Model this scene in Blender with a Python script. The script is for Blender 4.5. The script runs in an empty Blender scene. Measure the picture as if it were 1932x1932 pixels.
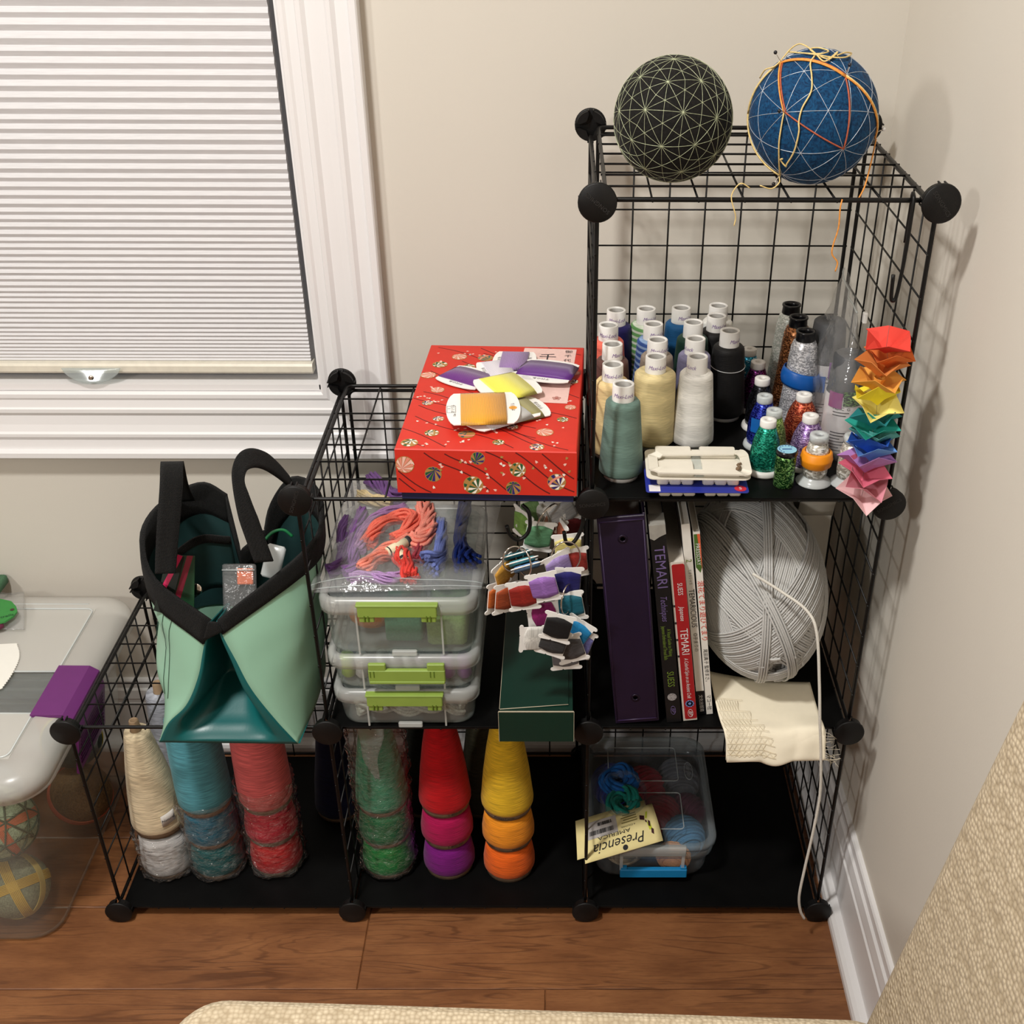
import bpy, bmesh, math, random
from mathutils import Vector, Matrix, Euler, noise
random.seed(11)
S = bpy.context.scene; COL = S.collection
V = Vector; PI = math.pi; R = math.radians

# ---------------------------------------------------------------- camera, world, lights, exposure
CAMP = V((.7023, -1.294, 1.4625)); CE = Euler((.9876, -.0037, -.0039)); FPX = 2241.44
cd = bpy.data.cameras.new('camera'); cam = bpy.data.objects.new('camera', cd); COL.objects.link(cam)
cam.location = CAMP; cam.rotation_euler = CE
cd.sensor_width = 36; cd.lens = FPX / 1932 * 36; cd.shift_x = -106.16 / 1932; cd.shift_y = 153.28 / 1932
cd.clip_start = .02; S.camera = cam
w = bpy.data.worlds.new('world'); S.world = w; w.use_nodes = True
w.node_tree.nodes['Background'].inputs[0].default_value = (.02, .025, .04, 1)   # night outside
w.node_tree.nodes['Background'].inputs[1].default_value = 1
def lamp(name, loc, to, size, power, col=(1, .98, .94)):
    l = bpy.data.lights.new(name, 'AREA'); l.shape = 'DISK'; l.size = size; l.energy = power; l.color = col
    o = bpy.data.objects.new(name, l); COL.objects.link(o); o.location = loc
    o.rotation_euler = (V(to) - V(loc)).to_track_quat('-Z', 'Y').to_euler(); return o
lamp('ceiling_lamp', (.1, -.75, 2.40), (.1, -.75, 0), .22, 29)
lamp('standing_lamp', (-1.15, -2.35, 2.05), (.5, .2, .7), .25, 19)
S.view_settings.view_transform = 'Standard'; S.view_settings.look = 'None'
S.view_settings.gamma = 1; S.view_settings.use_curve_mapping = False
S.view_settings.exposure = 0.30
S.cycles.transparent_max_bounces = 24; S.cycles.max_bounces = 10

RM = CE.to_matrix()
def at(u, v, x=None, y=None, z=None):
    """world point that the photo's pixel (u, v) shows, on a given plane of the room"""
    d = RM @ V(((u - 1072.16) / FPX, -(v - 1119.28) / FPX, -1))
    k, val = (0, x) if x is not None else (1, y) if y is not None else (2, z)
    return CAMP + d * ((val - CAMP[k]) / d[k])

# ---------------------------------------------------------------- materials
def lin(c):
    if len(c) == 4: c = c[:3]
    return tuple((x / 255 / 12.92 if x / 255 <= .04045 else ((x / 255 + .055) / 1.055) ** 2.4) for x in c) + (1,)
class N:
    """small node-tree helper"""
    def __init__(s, name):
        s.m = bpy.data.materials.new(name); s.m.use_nodes = True; s.t = s.m.node_tree; s.t.nodes.clear()
        s.out = s.n('ShaderNodeOutputMaterial')
    def n(s, t, **k):
        x = s.t.nodes.new(t)
        for a, b in k.items(): setattr(x, a, b)
        return x
    def l(s, a, b): s.t.links.new(a, b)
    def put(s, sock, v):
        if isinstance(v, bpy.types.NodeSocket): s.l(v, sock)
        elif v is not None: sock.default_value = v
    def math(s, op, a, b=None, c=None):
        x = s.n('ShaderNodeMath', operation=op)
        for i, v in enumerate((a, b, c)): s.put(x.inputs[i], v) if v is not None else None
        return x.outputs[0]
    def coord(s, kind='Object', scale=(1, 1, 1), rnd=False):
        c = s.n('ShaderNodeTexCoord').outputs[kind]
        m = s.n('ShaderNodeMapping'); s.l(c, m.inputs[0]); m.inputs['Scale'].default_value = scale
        if rnd:
            oi = s.n('ShaderNodeObjectInfo'); v = s.n('ShaderNodeVectorMath', operation='SCALE')
            cx = s.n('ShaderNodeCombineXYZ'); s.l(oi.outputs['Random'], cx.inputs[0]); s.l(oi.outputs['Random'], cx.inputs[1]); s.l(oi.outputs['Random'], cx.inputs[2])
            s.l(cx.outputs[0], v.inputs[0]); v.inputs['Scale'].default_value = 37
            s.l(v.outputs[0], m.inputs['Location'])
        return m.outputs[0]
    def noise(s, vec, scale, detail=2, rough=.5, dist=0):
        x = s.n('ShaderNodeTexNoise'); s.l(vec, x.inputs['Vector']) if vec else None
        x.inputs['Scale'].default_value = scale; x.inputs['Detail'].default_value = detail
        x.inputs['Roughness'].default_value = rough; x.inputs['Distortion'].default_value = dist
        return x.outputs['Fac']
    def ramp(s, fac, stops, interp='LINEAR'):
        x = s.n('ShaderNodeValToRGB'); s.l(fac, x.inputs[0]); e = x.color_ramp.elements; x.color_ramp.interpolation = interp
        while len(e) < len(stops): e.new(.5)
        for q, (p, c) in zip(e, stops): q.position = p; q.color = c
        return x.outputs[0]
    def mix(s, fac, a, b, mode='MIX'):
        x = s.n('ShaderNodeMix', data_type='RGBA', blend_type=mode)
        s.put(x.inputs[0], fac); s.put(x.inputs[6], a); s.put(x.inputs[7], b); return x.outputs[2]
    def bump(s, h, strength, dist=.001):
        x = s.n('ShaderNodeBump'); s.l(h, x.inputs['Height']); x.inputs['Strength'].default_value = strength
        x.inputs['Distance'].default_value = dist; return x.outputs[0]
    def bsdf(s, col, rough=.5, metal=0, normal=None, **k):
        p = s.n('ShaderNodeBsdfPrincipled'); s.put(p.inputs['Base Color'], col); s.put(p.inputs['Roughness'], rough); s.put(p.inputs['Metallic'], metal)
        if normal is not None: s.l(normal, p.inputs['Normal'])
        for a, b in k.items(): s.put(p.inputs[a.replace('_', ' ')], b)
        return p.outputs[0]
    def done(s, sh): s.l(sh, s.out.inputs[0]); return s.m
_mc = {}
def cached(f):
    def g(*a, **k):
        key = (f.__name__, str(a), str(k))
        if key not in _mc: _mc[key] = f(*a, **k)
        return _mc[key]
    return g
def shade(c, f): return tuple(min(1, x * f) for x in c[:3]) + (1,)
@cached
def plain(name, col, rough=.5, metal=0, var=.06, vs=60, bump=.0, bs=300, spec=.5):
    m = N(name); c = lin(col); v = m.coord()
    base = m.ramp(m.noise(v, vs, 3), [(.3, shade(c, 1 - var)), (.7, shade(c, 1 + var))])
    nm = m.bump(m.noise(v, bs, 2), bump) if bump else None
    return m.done(m.bsdf(base, rough, metal, nm, Specular_IOR_Level=spec))
@cached
def thread(name, col, fine=1500, cross=120, rough=.6, var=.14, sheen=.06, col2=None, bump=.5, spec=.3, streak=.22):
    """wound thread: uneven windings round z with slanted cross-wound bands"""
    m = N(name); c = lin(col); co = m.coord()
    sp = m.n('ShaderNodeSeparateXYZ'); m.l(co, sp.inputs[0])
    ang = m.math('ARCTAN2', sp.outputs[0], m.math('MULTIPLY', sp.outputs[1], -1.0)); z = sp.outputs[2]
    cv = m.n('ShaderNodeCombineXYZ'); m.l(m.math('MULTIPLY', ang, 1.2), cv.inputs[0])
    slant = m.math('MULTIPLY_ADD', m.math('SINE', m.math('MULTIPLY_ADD', z, 55, ang)), .0016, z)
    m.l(m.math('MULTIPLY', slant, fine), cv.inputs[2])
    st = m.noise(cv.outputs[0], 1, 2, .65)
    b1 = m.math('SINE', m.math('MULTIPLY_ADD', z, cross, ang)); a3 = m.math('MULTIPLY', ang, -1.0)
    b2 = m.math('SINE', m.math('MULTIPLY_ADD', z, cross * .86, a3))
    band = m.math('MULTIPLY_ADD', m.math('MULTIPLY', b1, b2), .5, .5)
    if col2:
        sl = m.math('SINE', m.math('MULTIPLY_ADD', slant, fine * .55, m.math('MULTIPLY', ang, 2.0)))
        base = m.ramp(m.math('MULTIPLY_ADD', sl, .5, .5), [(.45, c), (.8, lin(col2))])
    else: base = m.ramp(band, [(.30, shade(c, 1 - var)), (.36, shade(c, 1 - var * .2)), (.64, c), (.70, shade(c, 1 + var))])
    base = m.mix(1, base, m.ramp(st, [(.34, (1 - streak,) * 3 + (1,)), (.62, (1 + streak * .25,) * 3 + (1,))]), 'MULTIPLY')
    return m.done(m.bsdf(base, rough, 0, m.bump(st, bump, .0008), Sheen_Weight=sheen, Specular_IOR_Level=spec))
@cached
def yarn(name, col, scale=500, rough=.9, var=.2, bump=.6):
    m = N(name); c = lin(col); v = m.coord(); n = m.noise(v, scale, 3)
    return m.done(m.bsdf(m.ramp(n, [(.3, shade(c, 1 - var)), (.7, shade(c, 1 + var))]), rough, 0, m.bump(n, bump, .0008), Sheen_Weight=.06, Specular_IOR_Level=.2))
@cached
def glitter(name, col, col2=None, scale=520, metal=.7, low=.25):
    """metallic thread: tiny facets of varying lightness"""
    m = N(name); c = lin(col); v = m.coord()
    mp = m.n('ShaderNodeMapping'); m.l(v, mp.inputs[0]); mp.inputs['Scale'].default_value = (1, 1, 1.7)
    vo = m.n('ShaderNodeTexVoronoi'); m.l(mp.outputs[0], vo.inputs['Vector']); vo.inputs['Scale'].default_value = scale
    sp = m.n('ShaderNodeSeparateColor'); m.l(vo.outputs['Color'], sp.inputs[0])
    base = m.ramp(sp.outputs[0], [(.0, shade(c, low)), (.55, c), (.85, lin(col2 or tuple(min(255, x + 60) for x in col))), (1, shade(lin(col2 or (255, 255, 255)), 1.0))])
    nm = m.bump(sp.outputs[1], .8, .0005)
    return m.done(m.bsdf(base, .32, metal, nm))
@cached
def clear(name, tint=(235, 240, 240), haze=.12, rough=.08, bump=0, bs=30, gl=.5, hcol=None):
    """thin see-through plastic: clear, hazy and glossy shares"""
    m = N(name); tr = m.n('ShaderNodeBsdfTransparent'); tr.inputs[0].default_value = lin(tint)
    p = m.n('ShaderNodeBsdfPrincipled'); p.inputs['Base Color'].default_value = lin(hcol or tint); p.inputs['Roughness'].default_value = rough
    p.inputs['Specular IOR Level'].default_value = gl
    g = m.n('ShaderNodeBsdfGlossy'); g.inputs['Roughness'].default_value = rough
    if bump:
        nm = m.bump(m.noise(m.coord(), bs, 3, .6), bump, .01); m.l(nm, p.inputs['Normal']); m.l(nm, g.inputs['Normal'])
    lw_ = m.n('ShaderNodeLayerWeight'); fc = m.math('MULTIPLY_ADD', m.math('POWER', lw_.outputs['Facing'], 4.0), .7, .05)
    a = m.n('ShaderNodeMixShader'); a.inputs[0].default_value = haze; m.l(tr.outputs[0], a.inputs[1]); m.l(p.outputs[0], a.inputs[2])
    b = m.n('ShaderNodeMixShader'); m.l(m.math('MULTIPLY', fc, gl), b.inputs[0]); m.l(a.outputs[0], b.inputs[1]); m.l(g.outputs[0], b.inputs[2])
    return m.done(b.outputs[0])
@cached
def weave(name, col, scale=700, col2=None, bump=.8, rough=.9):
    """nubby woven cloth or webbing"""
    m = N(name); c = lin(col); v = m.coord(); vo = m.n('ShaderNodeTexVoronoi'); m.l(v, vo.inputs['Vector'])
    vo.inputs['Scale'].default_value = scale; vo.inputs['Randomness'].default_value = .55
    d = vo.outputs['Distance']; n = m.noise(v, scale * .3, 2)
    base = m.mix(m.math('MULTIPLY', n, .5), m.ramp(d, [(.15, lin(col2) if col2 else shade(c, 1.25)), (.75, c)]), shade(c, .8))
    return m.done(m.bsdf(base, rough, 0, m.bump(m.math('SUBTRACT', 1, d), bump, .0015), Sheen_Weight=.04, Specular_IOR_Level=.2))
def wood():
    m = N('hickory_floor'); v2 = m.coord('Object', (.75, 8, 8), True)
    ring = m.noise(v2, 2.2, 3, .5, .35)
    w1 = m.math('MULTIPLY_ADD', m.math('SINE', m.math('MULTIPLY', ring, 85)), .5, .5)
    fib = m.noise(m.coord('Object', (14, 260, 260), True), 3, 3, .65)
    blot = m.noise(m.coord('Object', (2.2, 7, 7), True), 3.5, 4, .6)
    patch = m.noise(m.coord('Object', (1.5, 4, 4), True), 2.5, 1)
    base = m.ramp(blot, [(.25, lin((114, 70, 40))), (.5, lin((140, 91, 55))), (.78, lin((164, 111, 69)))])
    ln = m.math('MULTIPLY', m.ramp(w1, [(.0, (1, 1, 1, 1)), (.22, (0, 0, 0, 1))]), m.ramp(patch, [(.38, (0, 0, 0, 1)), (.58, (.85, .85, .85, 1))]))
    base = m.mix(m.math('MULTIPLY', ln, m.math('MULTIPLY_ADD', fib, .9, .2)), base, lin((78, 44, 24)))
    base = m.mix(m.math('MULTIPLY', m.ramp(fib, [(.52, (0, 0, 0, 1)), (.70, (1, 1, 1, 1))]), .5), base, lin((96, 56, 30)))
    oi = m.n('ShaderNodeObjectInfo')
    base = m.mix(1, base, m.ramp(oi.outputs['Random'], [(0, (.88, .86, .84, 1)), (1, (1.0, 1.0, 1.0, 1))]), 'MULTIPLY')
    return m.done(m.bsdf(base, .45, 0, m.bump(m.math('ADD', fib, ln), .25, .0008)))
WALL = plain('greige_paint', (216, 210, 199), .85, var=.012, vs=3, bump=.12, bs=260)
TRIM = plain('white_trim_paint', (236, 234, 234), .38, var=.01, vs=5)
BLK = plain('black_coated_wire', (9, 8, 8), .42, var=.1, spec=.3)
BLKP = plain('black_plastic', (13, 12, 12), .5, var=.15, vs=120, bump=.15, bs=900, spec=.3)
LINER = plain('black_liner_sheet', (7, 7, 7), .55, var=.4, vs=18, bump=.05, bs=500, spec=.12)
WHT = plain('white_plastic', (238, 236, 232), .4, var=.015)
CARD = plain('white_card', (240, 238, 234), .6, var=.02)
INK = plain('dark_ink', (45, 42, 48), .7); PINK_INK = plain('violet_ink', (140, 110, 170), .7)
CHROME = plain('chrome', (215, 205, 195), .16, 1, var=.02)
KRAFT = plain('brown_cardboard', (120, 98, 76), .85, var=.12, bump=.2)

# ---------------------------------------------------------------- mesh helpers
def catmull(p, n=8, closed=False):
    p = [V(q) for q in p]; out = []; L = len(p)
    rng = range(L if closed else L - 1)
    for i in rng:
        a = p[(i - 1) % L] if closed or i > 0 else p[0] * 2 - p[1]
        b, c = p[i], p[(i + 1) % L]
        d = p[(i + 2) % L] if closed or i + 2 < L else p[-1] * 2 - p[-2]
        for k in range(n):
            t = k / n
            out.append(.5 * (2 * b + (c - a) * t + (2 * a - 5 * b + 4 * c - d) * t * t + (3 * b - 3 * c + d - a) * t ** 3))
    if not closed: out.append(p[-1].copy())
    return out
def rrect(w, d, r, n=4, cx=0, cy=0):
    out = []
    r = min(r, w / 2 - 1e-5, d / 2 - 1e-5)
    for k, (sx, sy) in enumerate(((1, 1), (-1, 1), (-1, -1), (1, -1))):
        for i in range(n + 1):
            a = (k + i / n) * PI / 2
            out.append((cx + sx * (w / 2 - r) + r * math.cos(a), cy + sy * (d / 2 - r) + r * math.sin(a)))
    return out
WL = {}
class MB:
    def __init__(s): s.v = []; s.f = []; s.m = []; s.s = []
    def add(s, vs, fs, mi=0, sm=False, M=None):
        o = len(s.v)
        s.v += [M @ V(q) for q in vs] if M is not None else [V(q) for q in vs]
        s.f += [tuple(i + o for i in f) for f in fs]; s.m += [mi] * len(fs); s.s += [sm] * len(fs); return s
    def box(s, lo, hi, mi=0, M=None):
        (a, b, c), (d, e, f) = lo, hi
        return s.add([(a, b, c), (d, b, c), (d, e, c), (a, e, c), (a, b, f), (d, b, f), (d, e, f), (a, e, f)],
                     [(0, 3, 2, 1), (4, 5, 6, 7), (0, 1, 5, 4), (1, 2, 6, 5), (2, 3, 7, 6), (3, 0, 4, 7)], mi, False, M)
    def loft(s, loops, mi=0, sm=True, closed=True, caps=True, M=None):
        n = len(loops[0]); vs = [q for L in loops for q in L]; fs = []
        for i in range(len(loops) - 1):
            for j in range(n if closed else n - 1):
                k = (j + 1) % n; fs.append((i * n + j, i * n + k, (i + 1) * n + k, (i + 1) * n + j))
        s.add(vs, fs, mi, sm, M)
        if caps and closed:
            o = len(s.v) - len(vs)
            s.f += [tuple(o + j for j in reversed(range(n))), tuple(o + (len(loops) - 1) * n + j for j in range(n))]; s.m += [mi, mi]; s.s += [False, False]
        return s
    def rbox(s, c, size, r, mi=0, M=None, ch=None, n=4):
        """box with round vertical edges and eased top and bottom; c = centre of the base"""
        w, d, h = size; ch = min(r, h / 3) * .5 if ch is None else ch; L = []
        for z, ins in ((0, ch), (ch, 0), (h - ch, 0), (h, ch)):
            L.append([(x + c[0], y + c[1], c[2] + z) for x, y in rrect(w - 2 * ins, d - 2 * ins, max(r - ins, .0003), n)])
        return s.loft(L, mi, r > .002, M=M)
    def tube(s, pts, r, n=6, mi=0, closed=False, M=None, caps=True):
        pts = [V(p) for p in pts]; L = len(pts); loops = []
        t0 = (pts[1] - pts[0]).normalized(); u = t0.orthogonal().normalized()
        for i, p in enumerate(pts):
            a = pts[(i - 1) % L] if closed or i else pts[0]; b = pts[(i + 1) % L] if closed or i < L - 1 else pts[-1]
            t = (b - a); t = t.normalized() if t.length > 1e-9 else t0
            u = (u - t * u.dot(t)); u = u.normalized() if u.length > 1e-6 else t.orthogonal().normalized()
            w_ = t.cross(u); rr = r[i] if isinstance(r, (list, tuple)) else r
            loops.append([p + (u * math.cos(k * 2 * PI / n) + w_ * math.sin(k * 2 * PI / n)) * rr for k in range(n)])
        if closed:
            # match the seam by re-using the first loop turned to the nearest vertex
            l0 = loops[0]; k0 = min(range(n), key=lambda k: (l0[k] - loops[-1][0]).length)
            loops.append([l0[(k + k0) % n] for k in range(n)])
        return s.loft(loops, mi, True, caps=caps and not closed, M=M)
    def lathe(s, prof, n=24, mi=0, M=None, sm=True):
        loops = [[(r * math.cos(k * 2 * PI / n), r * math.sin(k * 2 * PI / n), z) for k in range(n)] for r, z in prof]
        return s.loft(loops, mi, sm, caps=False, M=M)
    def prism(s, poly, z0, z1, mi=0, M=None, sm=False):
        return s.loft([[(x, y, z0) for x, y in poly], [(x, y, z1) for x, y in poly]], mi, sm, M=M)
    def grid(s, fn, nu, nv, mi=0, sm=True, M=None, closed_u=False):
        vs = [fn(i / nu, j / nv) for j in range(nv + 1) for i in range(nu + (0 if closed_u else 1))]; w_ = nu if closed_u else nu + 1; fs = []
        for j in range(nv):
            for i in range(nu):
                k = (i + 1) % w_ if closed_u else i + 1
                fs.append((j * w_ + i, j * w_ + k, (j + 1) * w_ + k, (j + 1) * w_ + i))
        return s.add(vs, fs, mi, sm, M)
    def sphere(s, c, r, n=20, mi=0, M=None, sc=(1, 1, 1)):
        c = V(c)
        return s.grid(lambda u, v: c + V((sc[0] * r * math.sin(v * PI) * math.cos(u * 2 * PI), sc[1] * r * math.sin(v * PI) * math.sin(u * 2 * PI), -sc[2] * r * math.cos(v * PI))), n, n // 2, mi, True, M, True)
    def text(s, t, size, M, mi=0, shear=0, fn=None, wide=1, align='CENTER'):
        vs, fs = text2d(t, size, shear, align)
        vs = [(x * wide, y, 0) for x, y in vs]
        if fn: vs = [fn(*q[:2]) for q in vs]
        return s.add(vs, fs, mi, False, M)
    def rope(s, path, r, lobes=3, twist=60, depth=.28, n=14, mi=0, rad=None, M=None):
        """twisted hank: lobed section turning along the path"""
        pts = [V(p) for p in path]; u = (pts[1] - pts[0]).normalized().orthogonal().normalized(); d = 0; loops = []
        for i, p in enumerate(pts):
            t = (pts[min(i + 1, len(pts) - 1)] - pts[max(i - 1, 0)]).normalized(); u = (u - t * u.dot(t)).normalized(); w_ = t.cross(u)
            if i: d += (p - pts[i - 1]).length
            k_ = rad(i / (len(pts) - 1)) if rad else 1
            L = []
            for k in range(n):
                a = k * 2 * PI / n; q = r * k_ * (1 - depth + depth * abs(math.cos(lobes * .5 * (a + d * twist)))) 
                L.append(p + (u * math.cos(a) + w_ * math.sin(a)) * q)
            loops.append(L)
        return s.loft(loops, mi, True, M=M)
    def strands(s, path, r, n=14, twist=40, th=None, seed=0, rad=None, mi=0):
        """bundle of fine strands wandering round a path"""
        rd = random.Random(seed); pts = [V(p) for p in path]; fr_ = []; u = (pts[1] - pts[0]).normalized().orthogonal().normalized(); d = 0
        for i, p in enumerate(pts):
            t = (pts[min(i + 1, len(pts) - 1)] - pts[max(i - 1, 0)]).normalized(); u = (u - t * u.dot(t)).normalized()
            if i: d += (p - pts[i - 1]).length
            fr_.append((p, u.copy(), t.cross(u), d))
        th = th or r * .24
        for j in range(n):
            a0 = j * 2.399; rho = r * (.25 + .72 * math.sqrt((j + .5) / n)); ph = rd.uniform(0, 6); L = []
            for i, (p, u_, w_, d_) in enumerate(fr_):
                k = rad(i / (len(pts) - 1)) if rad else 1; a = a0 + d_ * twist + .25 * math.sin(i * .5 + ph); q = (rho - th * .5) * k * (1 + .10 * math.sin(i * .7 + ph))
                L.append(p + (u_ * math.cos(a) + w_ * math.sin(a)) * q)
            s.tube(L, th, 5, mi)
        return s
    def build(s, name, mats, parent=None, loc=None, kind=None, W=False, label=None):
        """link as ONE object; W: the vertices are world points (parent unrotated)"""
        off = V(loc) if loc is not None else V((0, 0, 0))
        if W: off = V(WL[parent.name]) if parent is not None and parent.name in WL else off
        me = bpy.data.meshes.new(name)
        me.from_pydata([tuple(q - off) for q in s.v] if W else [tuple(q) for q in s.v], [], s.f)
        mats = mats if isinstance(mats, (list, tuple)) else [mats]
        for m in mats: me.materials.append(m)
        me.polygons.foreach_set('material_index', s.m); me.polygons.foreach_set('use_smooth', s.s)
        me.update()
        o = bpy.data.objects.new(name, me); COL.objects.link(o)
        if parent is not None: o.parent = parent; WL[o.name] = WL.get(parent.name, V())
        elif loc is not None: o.location = loc; WL[o.name] = V(loc)
        else: WL[o.name] = V()
        if kind: o['kind'] = kind
        if label: o['label'] = label
        return o
_tc = {}
def text2d(t, size, shear=0, align='CENTER'):
    k = (t, size, shear, align)
    if k not in _tc:
        c = bpy.data.curves.new('t', 'FONT'); c.body = t; c.size = size; c.shear = shear; c.align_x = align; c.align_y = 'CENTER'; c.resolution_u = 2
        o = bpy.data.objects.new('t', c); COL.objects.link(o)
        dg = bpy.context.evaluated_depsgraph_get(); me = o.evaluated_get(dg).to_mesh()
        _tc[k] = ([tuple(q.co[:2]) for q in me.vertices], [tuple(p.vertices) for p in me.polygons])
        bpy.data.objects.remove(o); bpy.data.curves.remove(c)
    return _tc[k]
def tag(o, label, cat, group=None):
    o['label'] = label; o['category'] = cat
    if group: o['group'] = group
    return o
def thing(name, label, cat, loc=(0, 0, 0), rot=(0, 0, 0), group=None):
    o = bpy.data.objects.new(name, None); COL.objects.link(o); o.location = loc; o.rotation_euler = rot; o.empty_display_size = .02
    WL[o.name] = V(loc); return tag(o, label, cat, group)
def copy_tree(o, parent=None):
    c = o.copy(); COL.objects.link(c)
    if parent is not None: c.parent = parent
    for ch in o.children: copy_tree(ch, c)
    return c
def solid(o, t, off=0):
    m = o.modifiers.new('solidify', 'SOLIDIFY'); m.thickness = t; m.offset = off; return o
def T(x, y, z): return Matrix.Translation((x, y, z))
def RX(a): return Matrix.Rotation(a, 4, 'X')
def RY(a): return Matrix.Rotation(a, 4, 'Y')
def RZ(a): return Matrix.Rotation(a, 4, 'Z')
def frame(o, x, y, z=None):
    """matrix with origin o and axes x, y, z"""
    x = V(x).normalized(); y = V(y); y = (y - x * y.dot(x)).normalized(); z = x.cross(y)
    m = Matrix((x, y, z)).transposed().to_4x4(); m.translation = V(o); return m

# ---------------------------------------------------------------- room shell
YW, XW, ZF = .446, 1.162, -.0215
fl = MB().box((-2.6, -3.9, ZF - .05), (XW, YW, ZF - .003)).build('floor', wood()); fl['kind'] = 'structure'
WOOD = fl.data.materials[0]
def plank(x0, x1, y0, y1):
    g = .0006; b = MB(); c = .0012
    L = [[(x0 + g + i, y0 + g + i, z), (x1 - g - i, y0 + g + i, z), (x1 - g - i, y1 - g - i, z), (x0 + g + i, y1 - g - i, z)] for z, i in ((ZF - .003, 0), (ZF - c, 0), (ZF, c))]
    b.loft(L, 0, False); b.build('plank', WOOD, fl)
for y1, xs in ((.446, (-.75, .12, .95, XW)), (.344, (-.75, -.35, .55, XW)), (.188, (-.75, .2, .98, XW)), (.032, (-.75, .394, 1.3)), (-.1276, (-.75, -.2, .678, 1.3)), (-.285, (-.75, .33, 1.3)), (-.441, (-.75, .1, .9, 1.3)), (-.597, (-.75, .5, 1.3))):
    y0 = {.446: .344, .344: .188, .188: .032, .032: -.1276, -.1276: -.285, -.285: -.441, -.441: -.597, -.597: -.753}[y1]
    for a, b_ in zip(xs, xs[1:]): plank(a, min(b_, XW), y0, y1)
# back wall with the window opening
WX0, WX1, WZ0, WZ1 = -.62, .326, .702, 1.95
b = MB()
for lo, hi in (((-2.6, YW, ZF - .05), (WX0, YW + .14, 2.44)), ((WX1, YW, ZF - .05), (XW + .1, YW + .14, 2.44)), ((WX0, YW, ZF - .05), (WX1, YW + .14, WZ0)), ((WX0, YW, WZ1), (WX1, YW + .14, 2.44))): b.box(lo, hi)
o = b.build('wall_back', WALL); o['kind'] = 'structure'
for nm, lo, hi, mt in (('wall_right', (XW, -3.9, ZF - .05), (XW + .1, YW, 2.44), WALL), ('wall_left', (-2.7, -3.9, ZF - .05), (-2.6, YW + .1, 2.44), WALL), ('wall_front', (-2.7, -4.0, ZF - .05), (XW + .1, -3.9, 2.44), WALL),
                       ('ceiling', (-2.7, -4, 2.44), (XW + .1, YW + .14, 2.54), plain('ceiling_white', (238, 236, 230), .9, var=.01))):
    o = MB().box(lo, hi, 0).build(nm, mt); o['kind'] = 'structure'
# baseboards and shoe mouldings: profile (distance from wall, height)
BP = [(0, 0), (.015, 0), (.015, .098), (.0125, .101), (.0125, .108), (.014, .111), (.0115, .128), (.008, .132), (.008, .147), (.006, .1505), (0, .1505)]
SP = [(.0, 0), (.019, 0), (.019, .009), (.0165, .0145), (.011, .0185), (.0, .019)]
def run(prof, a, b_, nm, d0=0, axis='x'):
    L = []
    for e in (a, b_):
        L.append([((e, YW - d0 - d, ZF + h) if axis == 'x' else (XW - d0 - d, e, ZF + h)) for d, h in prof])
    return MB().loft(L, 0, False).build(nm, TRIM)
for nm, pr, d0, ax, e in (('baseboard_back', BP, 0, 'x', (-2.6, XW)), ('trim_1', SP, .015, 'x', (-2.6, XW)), ('baseboard_right', BP, 0, 'y', (-3.9, YW - .015)), ('trim_2', SP, .015, 'y', (-3.9, YW - .034))):
    o = run(pr, e[0], e[1], nm, d0, ax); o['kind'] = 'structure'
# window: casing (two legs, apron), jamb, sash, pane
win = bpy.data.objects.new('window_1', None); COL.objects.link(win); win['kind'] = 'structure'; WL['window_1'] = V()
CP = [(0, 0), (0, .027), (.002, .029), (.010, .029), (.0125, .026), (.0125, .0195), (.03, .018), (.036, .0225), (.041, .0225), (.044, .0195), (.055, .0165), (.07, .0145), (.076, .0185), (.082, .0185), (.084, .0155), (.096, .0135), (.100, .0155), (.106, .0155), (.109, .012), (.109, 0)]
cw = .109
def casing(kind):
    xo, zo, xl = WX1 + cw - .001, WZ0 - cw - .003, WX0 - cw
    zt = WZ1 + cw; L = []
    for d, p in CP:
        y = YW - p
        if kind == 'right': L.append([(xo - d, y, zo + d), (xo - d, y, zt - d)])
        elif kind == 'left': L.append([(xl + d, y, zo + d), (xl + d, y, zt - d)])
        elif kind == 'bottom': L.append([(xl + d, y, zo + d), (xo - d, y, zo + d)])
        else: L.append([(xl + d, y, zt - d), (xo - d, y, zt - d)])
    b = MB(); b.grid(lambda u, v: L[round(v * (len(L) - 1))][round(u)], 1, len(L) - 1, 0, False); b.build('casing', TRIM, win)
for k in ('right', 'left', 'bottom', 'top'): casing(k)
b = MB(); b.box((WX1 - .004, YW - .008, WZ0), (WX1 + .002, YW + .12, WZ1)).box((WX0 - .002, YW - .008, WZ0), (WX0 + .004, YW + .12, WZ1)).box((WX0, YW - .008, WZ0 - .002), (WX1, YW + .12, WZ0 + .008)).box((WX0, YW - .004, WZ1 - .008), (WX1, YW + .12, WZ1 + .002)); b.build('jamb', TRIM, win)
b = MB(); ys = YW + .075
for lo, hi in (((WX0 + .004, ys, WZ0 + .008), (WX0 + .05, ys + .035, WZ1 - .008)), ((WX1 - .05, ys, WZ0 + .008), (WX1 - .004, ys + .035, WZ1 - .008)), ((WX0 + .05, ys, WZ0 + .008), (WX1 - .05, ys + .035, WZ0 + .06)), ((WX0 + .05, ys, WZ1 - .06), (WX1 - .05, ys + .035, WZ1 - .008)), ((WX0 + .05, ys, 1.32), (WX1 - .05, ys + .035, 1.36))): b.box(lo, hi)
b.build('sash', TRIM, win)
MB().box((WX0 + .05, ys + .015, WZ0 + .06), (WX1 - .05, ys + .02, WZ1 - .06)).build('pane', clear('window_glass', haze=.02), win)
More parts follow.
